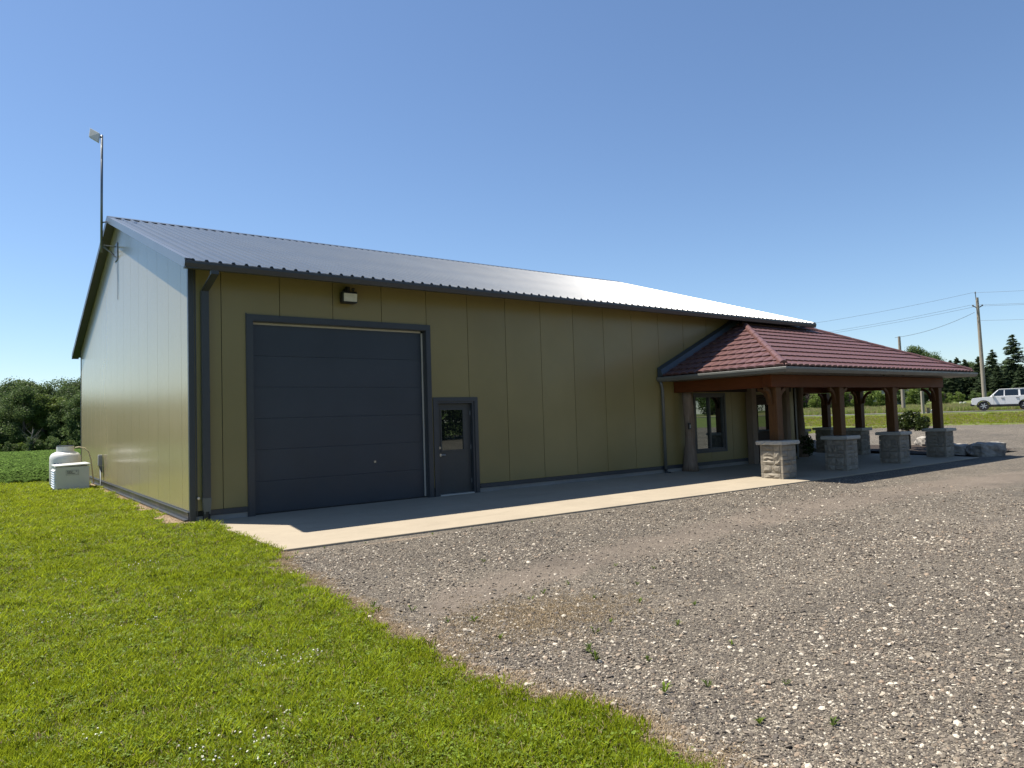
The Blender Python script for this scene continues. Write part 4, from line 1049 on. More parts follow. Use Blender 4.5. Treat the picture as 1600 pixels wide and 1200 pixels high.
# dug soil crumbs in the lawn
MB()
def mound(x, y, r_, h_, m, name, **k):
    g = random.Random(int(x*100)); vs = []; fs = []; nr, na = 5, 14
    for i in range(nr+1):
        for a in range(na):
            t = i/nr; th = 2*math.pi*a/na; rr = r_*t*(1+.3*math.sin(2*th+x)+.15*g.uniform(-1, 1))
            vs.append((x+rr*math.cos(th), y+.7*rr*math.sin(th), H(x, y)+h_*(1-t*t)*(1+.5*g.uniform(-1, 1))))
    fs = [(i*na+a, i*na+(a+1) % na, (i+1)*na+(a+1) % na, (i+1)*na+a) for i in range(nr) for a in range(na)]
    fs = [f[::-1] for f in fs]
    return MB().add(vs, fs).build(name, m, **k)
mound(-2.02, -7.13, .15, .035, m_soil, 'soil_mound', label='small dark heap of dug soil in the middle of the lawn', cat='soil heap')
mound(-1.25, -5.8, .10, .02, m_soil, 'soil_mound', label='tiny dark patch of bare soil in the lawn near the gravel edge', cat='soil heap')
# weeds through the gravel
def weed_mesh(seed, m):
    g = random.Random(seed); mb = MB()
    for i in range(9):
        a = g.uniform(0, 6.28); L = g.uniform(.03, .075); h = g.uniform(.015, .06); w = g.uniform(.006, .012); c, s_ = math.cos(a), math.sin(a)
        mb.add([(0, 0, 0), (c*L*.5-s_*w, s_*L*.5+c*w, h*.8), (c*L, s_*L, h), (c*L*.5+s_*w, s_*L*.5-c*w, h*.8)], [(0,1,2,3)])
    return mb.mesh('weed', m)
wm = [weed_mesh(i, m_leaf2 if i % 2 else m_clover) for i in range(4)]
WD = [((.19, -7.66), 1.1), ((.24, -8.21), .9), ((.42, -8.35), 1.2), ((1.94, -6.29), 1.0), ((.51, -9.77), 1.3), ((.61, -9.60), 1.2), ((1.26, -9.17), .8), ((.78, -10.02), .8), ((.43, -10.48), 1.2), ((1.47, -8.02), 1), ((.47, -11.13), 1), ((.75, -11.4), 1), ((1.23, -8.13), .9), ((1.7, -8.5), .9), ((3.1, -8.0), .8), ((1.1, -10.9), .8), ((.9, -3.85), .7), ((1.5, -3.9), .6), ((2.6, -3.95), .7), ((3.3, -4.0), .6), ((1.9, -8.9), 1), ((2.4, -8.4), .9), ((1.6, -9.6), 1), ((2.2, -9.3), .8), ((.95, -9.3), 1.1), ((1.9, -7.9), .9), ((2.9, -7.6), .8), ((.7, -10.6), 1), ((1.5, -10.2), .7), ((-.02, -7.3), 1.2), ((.3, -8.9), 1), ((4.4, -4.15), .6), ((.45, -4.0), 1.0), ((.2, -4.3), 1.0)]
for i, ((x, y), s_) in enumerate(WD):
    o = bpy.data.objects.new('weed', wm[i % 4]); COL.objects.link(o); o.location = (x, y, H(x, y)+.022); o.rotation_euler = (0, 0, i*1.3); o.scale = (s_*.7, s_*.7, s_*.9)
    tag(o, 'small green weed sprouting through the gravel', 'weed', 'weeds growing through the gravel')
# ------------------------------------------------------------------ crop field on the left
def fz(x, y): return height(x, y)
XXf, YYf = np.meshgrid(np.linspace(-45, 21, 110), 15.3+160*np.linspace(0, 1, 120)**1.6)
cz = .22+.10*vnoise(XXf, YYf, 1.7, 5)+.03*np.sin(XXf*2*np.pi/.76)
surf('crop_field', XXf, YYf, 0, m_crop, zfun=lambda a, b: height(a, b)+ss(15.3, 18, b)*cz-.01, kind='structure', label='dark green soybean field sloping away to the woods')
def soy(seed):
    g = random.Random(seed); mb = MB()
    for i in range(32):
        a = g.uniform(0, 6.28); r_ = g.uniform(.02, .2); z = g.uniform(.03, .40)*(1-r_*1.2); s_ = g.uniform(.03, .06); x, y = r_*math.cos(a), r_*math.sin(a)
        n_ = Vector((g.uniform(-.6, .6), g.uniform(-.6, .6), 1)).normalized(); u = n_.cross(Vector((1, .3, 0))).normalized(); w = n_.cross(u); c = Vector((x, y, z))
        mb.add([c-u*s_, c-w*s_*.7, c+u*s_, c+w*s_*.7], [(0,1,2,3)])
    return mb
Py = 15.25+75*rs.rand(160000)**2.1; Px = rs.uniform(-14, 26, len(Py)); Px = np.round(Px/.5)*.5+rs.randn(len(Py))*.11
Pf = np.stack([Px, Py, height(Px, Py)], 1); Pf = Pf[view_mask(Pf, .1)]; Pf = Pf[:60000]; n = len(Pf)
scatter('soybean_plants', [soy(i) for i in range(4)], [m_soy], Pf, np.stack([np.zeros(n), np.zeros(n), rs.uniform(0, 6.28, n)], 1), rs.uniform(.8, 1.2, n)*(1+.01*(Pf[:, 1]-15))*(.45+.55*ss(15.2, 17.5, Pf[:, 1])), rs.randint(0, 4, n), kind='stuff', label='rows of leafy soybean plants beyond the lawn', cat='crop')
# tall grass on the road bank and in the far verge
def far_grass(name, Xr_, Zr_, n, h, mats_, sc, straw, dens=None, **k):
    a = rs.uniform(*Xr_, n); b = rs.uniform(*Zr_, n); x, y = RS(b, a); ok_ = (x > gravel_far(y)+.1) | (y > 11.3); x = x[ok_]; y = y[ok_]; Pq = np.stack([x, y, height(x, y)], 1); v = view_mask(Pq, .1) & (x > 21)
    Pq = Pq[v]; q = len(Pq); pn = vnoise(Pq[:, 0], Pq[:, 1], .5, 41)*.6+vnoise(Pq[:, 0], Pq[:, 1], 1.7, 42)*.4; kk = rs.rand(q) < .3+pn; Pq = Pq[kk]; pn = pn[kk]; q = len(Pq)
    scatter(name, [tuft(30+i, n=10, h=h, spread=.14, w=.012, lean=.5) for i in range(3)]+[tuft(40, n=8, h=h*1.15, spread=.14, w=.010, lean=.4, mi=1)], mats_, Pq, np.stack([np.zeros(q), np.zeros(q), rs.uniform(0, 6.28, q)], 1), (.6+.8*pn)*sc, np.where(rs.rand(q) < straw*(pn*1.5), 3, rs.randint(0, 3, q)), kind='stuff', **k)
far_grass('bank_grass', (-60, 30), (62.5, 67.5), 60000, .14, [m_grassb, m_straw], .9, .12, label='taller green grass on the bank between lot and road', cat='grass')
far_grass('verge_grass', (-70, 40), (77.2, 104), 90000, .42, [m_tallg, m_straw], 1.0, .35, label='tall yellowing grass beyond the road', cat='grass')
far_grass('mown_verge', (-60, 30), (36, 64), 70000, .07, [m_grassb, m_straw], 1.0, .05, label='mown grass verge along the far edge of the gravel', cat='grass')

# ------------------------------------------------------------------ trees
def leaf_quads(rs_, C_, r_, n, size, squash=.8):
    """n leaf quads on a lumpy shell/volume round centres C_ with radii r_"""
    k = rs_.randint(0, len(C_), n); d = rs_.randn(n, 3); d /= np.linalg.norm(d, axis=1)[:, None]
    rad = r_[k]*np.clip(rs_.rand(n)**.35, 0, 1)*(1+.15*rs_.randn(n)); d[:, 2] *= squash
    c = C_[k]+d*rad[:, None]
    nn = d+.9*rs_.randn(n, 3); nn /= np.linalg.norm(nn, axis=1)[:, None]
    u = np.cross(nn, rs_.randn(n, 3)); u /= np.linalg.norm(u, axis=1)[:, None]+1e-9; w = np.cross(nn, u)
    s = size*rs_.uniform(.5, 1.3, n)[:, None]
    V = np.stack([c-u*s, c-w*s*.6, c+u*s, c+w*s*.6], 1).reshape(-1, 3)
    return V
def quads_mesh(name, V, m):
    me = bpy.data.meshes.new(name); n = len(V)//4
    me.from_pydata(V.tolist(), [], np.arange(4*n).reshape(n, 4).tolist()); me.materials.append(m); return me
def trunk_mesh(seed, h, r_, nb=6, spread=2.5):
    g = random.Random(seed); mb = MB(); mb.tube([(0, 0, -.4), (.05*h*.1, 0, h*.3), (0, .05, h*.6), (.1, 0, h*.88)], [r_*1.3, r_, r_*.6, r_*.15], 8)
    for i in range(nb):
        z = h*g.uniform(.3, .7); a = g.uniform(0, 6.28); L = spread*g.uniform(.6, 1)
        mb.tube([(0, 0, z), (L*.5*math.cos(a), L*.5*math.sin(a), z+L*.35), (L*math.cos(a), L*math.sin(a), z+L*.8)], [r_*.4, r_*.25, r_*.06], 5)
    return mb.mesh('trunk', m_bark, smooth=True)
def decid(seed, h, w, nl, size, m=m_leaf, low=.12, lobes=26):
    rs_ = rng_np(seed); C_ = []; r_ = []
    for i in range(lobes):
        a = rs_.uniform(0, 6.28); t = rs_.uniform(low, .93); prof_ = math.sin(math.pi*min(1, (t-low*.5)/(1-low*.5))**.75)**.7
        q = w*.5*prof_*rs_.uniform(.35, .85); C_.append((q*math.cos(a), q*math.sin(a), h*t)); r_.append(w*rs_.uniform(.11, .2))
    C_ = np.array(C_); r_ = np.array(r_)
    return quads_mesh('crown', leaf_quads(rs_, C_, r_, nl, size), m), trunk_mesh(seed, h, h*.022, 6, w*.3)
def conif(seed, h, w, nb, size, m=m_needle, gap=.0):
    rs_ = rng_np(seed); Vs = []
    for i in range(nb):
        t = rs_.rand()**1.1; z = h*(.06+.92*t); L = w*.5*(1-t)**.72*rs_.uniform(.4, 1.12)+.2; a = rs_.uniform(0, 6.28); n = int(10+L*16)
        s = rs_.rand(n)**.7*L; side = rs_.randn(n)*.16*L*.6; droop = -.18*s+.10*s*s/max(L, .3)*.6
        ca, sa = math.cos(a), math.sin(a)
        c = np.stack([s*ca-side*sa, s*sa+side*ca, z+droop+rs_.randn(n)*.08*size*3], 1)
        d = np.stack([ca+rs_.randn(n)*.5, sa+rs_.randn(n)*.5, rs_.randn(n)*.25], 1); d /= np.linalg.norm(d, axis=1)[:, None]
        w_ = np.cross(d, np.stack([rs_.randn(n)*.4, rs_.randn(n)*.4, np.ones(n)], 1)); w_ /= np.linalg.norm(w_, axis=1)[:, None]
        k = size*rs_.uniform(.6, 1.3, n)[:, None]
        Vs.append(np.stack([c-d*k, c-w_*k*.32, c+d*k, c+w_*k*.32], 1).reshape(-1, 3))
    return quads_mesh('crown', np.concatenate(Vs), m), trunk_mesh(seed, h, h*.016, 3, w*.15)
def place_tree(name, pair, x, y, s, rz, label, cat='tree', group=None, sz=None, dz=0):
    r_ = empty(name, (x, y, H(x, y)+dz), rz, label=label, cat=cat); r_.scale = (s, s, sz or s)
    if group: r_['group'] = group
    for me, nm in zip(pair, ('crown', 'trunk')):
        o = bpy.data.objects.new(nm, me); COL.objects.link(o); o.parent = r_
    return r_
D_far = [decid(100+i, 15, 10.5, 21000, .19, m_leaf, .03, 48) for i in range(4)]
D_pale = [decid(120, 15, 10, 13000, .23, m_leaf2, .06, 40)]
C_far = [conif(130+i, 15, 10.0, 300, .42) for i in range(3)]
C_open = [conif(140, 18, 12.5, 230, .48)]
Bsh = [decid(150+i, 4, 5, 3500, .17, m_leaf2 if i else m_leaf, .0, 16) for i in range(2)]
def pxz(px, Z): return XZ((px-800)/1110.6*Z, Z)
# left woods: three staggered rows
g = random.Random(3); WOOD = 'trees of the wood beyond the soybean field'
for row, (Zc, n_, s0_) in enumerate(((158, 15, .92), (167, 14, 1.06), (178, 12, 1.20))):
    for i in range(n_):
        px = -150 + 330*i/(n_-1) + g.uniform(-9, 9); Z = Zc+g.uniform(-2.5, 2.5); x, y = pxz(px, Z)
        pair = g.choice(D_far) if g.random() < .86 or row == 2 else D_pale[0]
        hs_ = s0_*g.uniform(.90, 1.10)*(1.0+.05*math.sin(px*.05))*(.93 if px < 20 else 1.0)
        place_tree('wood_tree', pair, x, y, hs_*1.0, g.uniform(0, 6.28), 'dark broadleaf tree in the wood across the soybean field', group=WOOD, sz=hs_*.93)
for i in range(34):
    x, y = -8-i*3.1+g.uniform(-1.5, 1.5), 150+(i % 3)*6-i*1.3+g.uniform(-3, 3); hs_ = g.uniform(.66, .85)
    place_tree('wood_tree', D_far[i % 4], x, y, hs_, g.uniform(0, 6.28), 'dark broadleaf tree in the wood across the soybean field', group=WOOD)
for i in range(13):
    px = -100+19*i+g.uniform(-6, 6); x, y = pxz(px, 150+g.uniform(-2, 2)); place_tree('edge_shrub', Bsh[i % 2], x, y, g.uniform(.9, 1.4), g.uniform(0, 6), 'leafy shrub at the foot of the wood', 'shrub', 'shrubs along the edge of the wood').scale *= .6
x, y = pxz(47, 147); mb = MB(); gg = random.Random(8)
dt = empty('dead_tree', (x, y, H(x, y)), label='bare grey dead tree leaning at the edge of the wood', cat='tree')
mb.tube([(0, 0, -.3), (.3, 0, 2.5), (.9, .2, 5)], [.22, .16, .06], 6)
mb.build('trunk', m_deadw, dt, local=True); mb = MB()
for i in range(16):
    a = gg.uniform(0, 6.28); z = gg.uniform(.8, 4.2); L = gg.uniform(1, 2.4); x0_ = .15*z
    mb.tube([(x0_, 0, z), (x0_+L*.6*math.cos(a), L*.6*math.sin(a), z+L*.6), (x0_+L*math.cos(a), L*math.sin(a), z+L*1.2)], [.05, .03, .01], 4)
mb.build('branches', m_deadw, dt, local=True)
# right: trees beyond the road; (px, depth, pair, scale, name, label)
def top_scale(px, Z, ytop, h0):
    hor = 600+1110.6*math.tan(PITCH)-(px-800)*math.tan(-ROLL); x, y = pxz(px, Z)
    return (1.655+(hor-ytop)*Z/1110.6-H(x, y))/h0
RT = [('pine_tree', C_open[0], 1590, 112, 521, 18, 'tall open pine standing above the white car, tallest tree at the right'),
      ('pine_tree', C_open[0], 1556, 118, 545, 18, 'pointed pine just left of the tallest pine'),
      ('spruce_tree', C_far[0], 1622, 108, 560, 15, 'dark spruce at the right edge of the picture'),
      ('spruce_tree', C_far[1], 1534, 122, 556, 15, 'thin dark spruce directly behind the utility pole'),
      ('spruce_tree', C_far[2], 1512, 116, 560, 15, 'spruce with a ragged top left of the utility pole'),
      ('spruce_tree', C_far[0], 1500, 124, 557, 15, 'narrow spruce second left of the utility pole'),
      ('spruce_tree', C_far[1], 1490, 119, 562, 15, 'spruce over the right end of the porch roof'),
      ('spruce_tree', C_far[2], 1575, 108, 575, 15, 'low dark spruce behind the roof of the white car'),
      ('spruce_tree', C_far[0], 1545, 110, 572, 15, 'low dark spruce behind the car bonnet'),
      ('spruce_tree', C_far[1], 1600, 104, 570, 15, 'low spruce in front of the tallest pine'),
      ('broadleaf_tree', D_far[0], 1462, 125, 552, 15, 'round-topped broadleaf tree over the middle of the porch hip'),
      ('broadleaf_tree', D_far[1], 1436, 122, 541, 15, 'broadleaf tree rising highest over the porch roof'),
      ('broadleaf_tree', D_far[2], 1410, 126, 556, 15, 'broadleaf tree just right of the short pole over the porch roof'),
      ('broadleaf_tree', D_far[3], 1385, 120, 566, 15, 'broadleaf tree left of the short pole behind the porch roof'),
      ('broadleaf_tree', D_far[0], 1350, 118, 578, 15, 'broadleaf tree seen under the porch beam between the middle posts'),
      ('broadleaf_tree', D_far[1], 1318, 120, 580, 15, 'dark tree seen behind the second porch post'),
      ('broadleaf_tree', D_far[2], 1288, 124, 582, 15, 'dark tree behind the rear porch posts'),
      ('broadleaf_tree', D_far[3], 1258, 120, 584, 15, 'dark tree at the left end of the view under the porch'),
      ('broadleaf_tree', D_far[1], 1225, 122, 584, 15, 'dark tree behind the building corner'),
      ('broadleaf_tree', D_far[3], 1655, 112, 560, 15, 'broadleaf tree just outside the right edge'),
      ('broadleaf_tree', D_pale[0], 1485, 128, 585, 15, 'paler broadleaf tree between the spruces and the porch')]
for i in range(26):
    px = 1215+i*18+g.uniform(-5, 5); RT.append(('background_tree', D_far[i % 4] if i % 3 else C_far[i % 2], px, 133+g.uniform(-3, 3), 586+g.uniform(-5, 6)-(18 if px > 1470 else 0), 15, 'dark tree in the mass behind the front row beyond the road'))
for i in range(15):
    px = 1478+i*12+g.uniform(-3, 3); RT.append(('background_tree', C_far[i % 3], px, 110+g.uniform(-3, 3), 583+g.uniform(-9, 9)-(8 if px > 1530 else 0), 15, 'dark tree in the mass behind the front row beyond the road'))
for i, (nm, pair, px, Z, yt, h0, lb) in enumerate(RT):
    x, y = pxz(px, Z); s_ = top_scale(px, Z, yt, h0); wd_ = s_ if 'pine' in nm or 'spruce' in nm else s_*1.05
    place_tree(nm, pair, x, y, wd_, i*1.9, lb, sz=s_, group='trees massed beyond the road' if nm == 'background_tree' else None)
for i, (px, Z, s_, k) in enumerate([(1500, 104, 1.0, 1), (1478, 100, 1.1, 1), (1352, 96, .95, 1), (1372, 101, .8, 1), (1398, 106, .9, 0), (1425, 104, 1.0, 1), (1447, 102, .9, 0), (1330, 99, .8, 1), (1300, 100, .9, 0), (1280, 98, .8, 1), (1262, 99, .9, 1), (1240, 99, .9, 0), (1525, 106, .9, 0), (1552, 104, .8, 1), (1580, 102, .9, 0)]):
    x, y = pxz(px, Z); place_tree('roadside_shrub', Bsh[k], x, y, s_*(.8 if px < 1460 else .4), i*2.1, 'leafy shrub at the foot of the trees beyond the road', 'shrub', 'shrubs beyond the road')
# trees south-east of the lot, mirrored dark in the door and window glass
for i, (x, y, s_) in enumerate([(125, -84, 1.0), (132, -80, 1.1), (119, -90, .9), (140, -75, 1.0), (112, -96, 1.1), (148, -70, .9), (20, -38, .8), (26, -41, .9), (32, -44, .8), (15, -42, .9), (39, -47, .9), (10, -46, .9)]):
    place_tree('lot_tree', D_far[i % 4], x, y, s_, i*1.3, 'broadleaf tree on the south side of the lot', group='trees south of the lot')
# ball-shaped bush on a stem behind the third pillar
x, y = 25.2, -1.0
tb = empty('round_bush', (x, y, 0), label='round clipped bush on a short stem behind the third pillar', cat='bush')
rs_ = rng_np(77); C_ = []; r_ = []
for i in range(60):
    a = rs_.uniform(0, 6.28); q = math.sqrt(rs_.rand())*.74; t = rs_.rand(); C_.append((q*math.cos(a), q*math.sin(a), .92+.62*t*(1-(q/.85)**2)-.12*q)); r_.append(rs_.uniform(.11, .19))
me = quads_mesh('foliage', leaf_quads(rs_, np.array(C_), np.array(r_), 13000, .034), m_bush); o = bpy.data.objects.new('foliage', me); COL.objects.link(o); o.parent = tb
mb = MB().tube([(0, 0, -.1), (.02, 0, .5), (0, .02, .95)], [.06, .05, .04], 8)
for i in range(6): a = i*1.05; mb.tube([(0, 0, .6+.04*i), (.3*math.cos(a), .3*math.sin(a), .95)], [.025, .01], 5)
mb.build('trunk', m_bark, tb, local=True)
# vine/leafy plant at the log by the building corner
vp = empty('climbing_plant', (20.15, .2, 0), label='dark leafy climber round the foot of the corner log', cat='plant')
C_ = np.array([(.22*math.cos(i*1.1), .2*math.sin(i*1.1), .12+.035*i) for i in range(22)]); r_ = np.full(22, .13)
me = quads_mesh('foliage', leaf_quads(rs_, C_*np.array([.8, .8, .8]), r_*.8, 1300, .04), m_bush); o = bpy.data.objects.new('foliage', me); COL.objects.link(o); o.parent = vp
# planting bed and boulders
XXb, YYb = np.meshgrid(np.linspace(22.98, 27.2, 12), np.linspace(-3.9, 2.6, 16))
surf('mulch_bed', XXb, YYb, .03, m_soil, zfun=lambda a, b: height(a, b)+.05*np.sin(a*3)*np.sin(b*2.2)+.06, kind='structure', label='dark mulch bed at the end of the porch')
def boulder(x, y, sx, sy, sz, seed, rz, label):
    g = random.Random(seed); bm = bmesh.new(); bmesh.ops.create_cube(bm, size=1.0); bmesh.ops.subdivide_edges(bm, edges=bm.edges[:], cuts=5, use_grid_fill=True)
    for v in bm.verts:
        p = v.co.copy(); l = p.length; v.co = p.lerp(p.normalized()*.62, .35)
        q = v.co*3.1+Vector((seed, seed*2, 0)); from mathutils import noise as mn
        dsp = mn.noise(q)*.11+mn.noise(q*2.4)*.06+mn.noise(q*5)*.03
        v.co += v.co.normalized()*dsp; v.co = Vector((v.co.x*sx, v.co.y*sy, (v.co.z+.42)*sz))
    me = bpy.data.meshes.new('boulder'); bm.to_mesh(me); bm.free(); me.materials.append(m_rock)
    o = bpy.data.objects.new('boulder', me); COL.objects.link(o); o.location = (x, y, H(x, y)-.02); o.rotation_euler = (0, 0, rz); tag(o, label, 'boulder', 'boulders edging the planting bed')
boulder(24.05, -3.95, .98, .72, .52, 3, R(-28), 'large pale flat-topped boulder at the right end of the porch')
boulder(24.0, -3.1, .8, .6, .45, 5, R(10), 'smaller boulder half hidden behind the large flat-topped one')
boulder(27.0, -.9, .9, .7, .5, 8, R(40), 'boulder on the far side of the mulch bed')
boulder(25.6, 1.9, 1.3, .8, .5, 9, R(70), 'pale boulder seen between the second and third pillars')
boulder(24.2, 2.5, 1.0, .7, .45, 12, R(20), 'low boulder behind the rear pillars')

# ------------------------------------------------------------------ utility poles and cables
def ypos(px, yimg, Z):
    hor = 600+1110.6*math.tan(PITCH)-(px-800)*math.tan(-ROLL); return 1.655+(hor-yimg)*Z/1110.6
def upole(px, Z, ytop, lean, label, full=True):
    x, y = pxz(px, Z); z0 = H(x, y); hgt = ypos(px, ytop, Z)-z0
    t = empty('utility_pole', (x, y, z0), R(-37), label=label, cat='utility pole', group='utility poles along the road')
    MB().tube([(0, 0, -.5), (lean*.5, 0, hgt*.5), (lean, 0, hgt)], [.19, .16, .12], 12).build('shaft', m_pole, t, smooth=True, local=True, autos=True)
    if full:
        MB().tube([(lean-.1, 0, hgt-.2), (lean-.13, 0, hgt+.42)], .035, 6).lathe([(.03, .40), (.07, .43), (.07, .47), (.04, .5), (.06, .53), (.03, .56)], (lean-.13, 0, hgt), 8).build('top_pin', m_ceram, t, local=True)
        for s in (-1, 1): MB().tube([(lean*.95, 0, hgt-1.0), (lean*.95+s*.42, 0, hgt-.78)], .045, 6).lathe([(.06, -.02), (.08, .03), (.06, .06), (.08, .1), (.03, .14)], (lean*.95+s*.44, 0, hgt-.8), 8).build('insulator_arm', m_ceram, t, local=True)
        MB().tube([(lean*.5+.17, 0, hgt*.5), (lean*.9+.13, 0, hgt*.9)], .015, 5).build('ground_wire', m_ceram, t, local=True)
    return x, y, z0, hgt
p1 = upole(1540.5, 66, 463.5, -.12, 'tall weathered utility pole rising behind the white car')
p2 = upole(1413, 72, 525, -.05, 'shorter utility pole showing above the porch roof', False)
def wire(a, b, sag, label, r_=.022):
    A_, B_ = Vector(a), Vector(b); pts_ = []
    for i in range(25):
        t = i/24; p = A_.lerp(B_, t); p.z -= sag*4*t*(1-t); pts_.append(p)
    MB().tube(pts_, r_*.6, 5).build('overhead_cable', m_cable, label=label, cat='cable', group='overhead cables by the road')
def w3(px, yi, Z): x, y = pxz(px, Z); return (x, y, ypos(px, yi, Z))
ux, uy = .3355, -.942
def pole_copy(d, label):
    r_ = copy_tree(bpy.data.objects['utility_pole']); x, y = p1[0]+ux*d, p1[1]+uy*d; r_.location = (x, y, H(x, y)); tag(r_, label); return r_
pole_copy(50, 'utility pole along the road beyond the right edge'); pole_copy(-50, 'utility pole along the road hidden behind the building')
for (px, yi, nm) in ((1531, 456, 'top overhead cable'), (1527.5, 475.5, 'upper one of the two close overhead cables'), (1539, 477, 'lower one of the two close overhead cables')):
    a = Vector(w3(px, yi, 66))
    wire(a, a+Vector((ux*-50, uy*-50, -.35)), 1.7, nm+' left of the tall pole', .02); wire(a, a+Vector((ux*50, uy*50, 0)), 1.0, nm+' right of the tall pole', .02)
wire(w3(1533, 487, 66), w3(1405.5, 527, 72), .35, 'sagging cable from the tall pole to the shorter pole', .032)
a = Vector(w3(1536, 500, 66)); wire(a, a+Vector((ux*50, uy*50, 0)), 1.0, 'lowest thin overhead cable right of the tall pole', .02)
# ------------------------------------------------------------------ roadside posts, sign, distant houses and cars
x, y = pxz(1443, 60); z0 = H(x, y)
ws = empty('wooden_signpost', (x, y, z0), R(-37), label='square pale wooden post beside the road, behind the bush', cat='post')
MB().box(-.1, .1, -.1, .1, -.3, ypos(1443, 611, 60)-z0).build('shaft', m_pole, ws, local=True, bevel=.01)
x, y = pxz(1451, 60); z0 = H(x, y)
sp_ = empty('short_post', (x, y, z0), R(-37), label='short dark post in the grass right of the pale wooden post', cat='post')
MB().box(-.09, .09, -.09, .09, -.2, .42).build('shaft', m_log, sp_, local=True); MB().box(-.11, .11, -.11, .11, .42, .46).build('top', m_log, sp_, local=True)
x, y = pxz(1456, 60); z0 = H(x, y)
MB().prism([(x-.15, y, z0+.12), (x+.22, y-.15, z0+.32), (x+.22, y-.15, z0+.40), (x-.15, y, z0+.2)], (.02, .06, .0)).build('white_marker', m_white, label='small tilted white marker board lying in the bank grass', cat='marker')
def house(px, Z, w, d, h, rh, mw, mr, name, label, rz=0):
    x, y = pxz(px, Z); t = empty(name, (x, y, H(x, y)), R(-37)+rz, label=label, cat='house')
    MB().box(-w/2, w/2, -d/2, d/2, -.5, h).build('wall', mw, t, local=True)
    MB().prism([(-w/2-.3, -d/2-.4, h-.1), (-w/2-.3, d/2+.4, h-.1), (-w/2-.3, 0, h+rh)], (w+.6, 0, 0)).build('roof', mr, t, local=True)
    for i in (-1, 0, 1): MB().box(i*w*.28-.5, i*w*.28+.5, -d/2-.02, -d/2+.02, h*.4, h*.75).build('window', m_glass2, t, local=True)
house(1268, 108, 12, 8, 2.6, 1.8, m_barn, m_shing, 'distant_barn', 'dark maroon barn far behind the rear porch posts')
house(1374, 112, 9, 7, 2.4, 1.7, m_pale, m_shing, 'distant_house', 'pale house half hidden by shrubs, between the second and third pillars')
# vehicles -----------------------------------------------------------
def wheel(parent, x, y, side, r_=.41, detail=True):
    w = MB().lathe([(r_*.62, -.12), (r_*.9, -.125), (r_, -.09), (r_, .09), (r_*.9, .125), (r_*.62, .12)], (x, y, r_), 28, 'y').build('wheel', m_tyre, parent, local=True, smooth=True, autos=True)
    if detail:
        yo = y+side*.10
        MB().lathe([(.02, -.004), (r_*.64, -.004), (r_*.64, .012), (r_*.56, .014)] if side > 0 else [(r_*.56, -.014), (r_*.64, -.012), (r_*.64, .004), (.02, .004)], (x, yo, r_), 24, 'y').build('rim', m_clad, w, local=True)
        mb = MB()
        for k in range(6):
            a = k*math.pi/3+.2; ca, sa = math.cos(a), math.sin(a); yy = yo+side*.016
            p = [(x+ca*.05-sa*.045, yy, r_+sa*.05+ca*.045), (x+ca*.05+sa*.045, yy, r_+sa*.05-ca*.045), (x+ca*r_*.6+sa*.03, yy, r_+sa*r_*.6-ca*.03), (x+ca*r_*.6-sa*.03, yy, r_+sa*r_*.6+ca*.03)]
            mb.prism(p, (0, side*.02, 0))
        mb.lathe([(.06, -.01), (.06, .01)], (x, yo+side*.02, r_), 12, 'y')
        mb.build('spokes', m_rim, w, local=True)
    return w
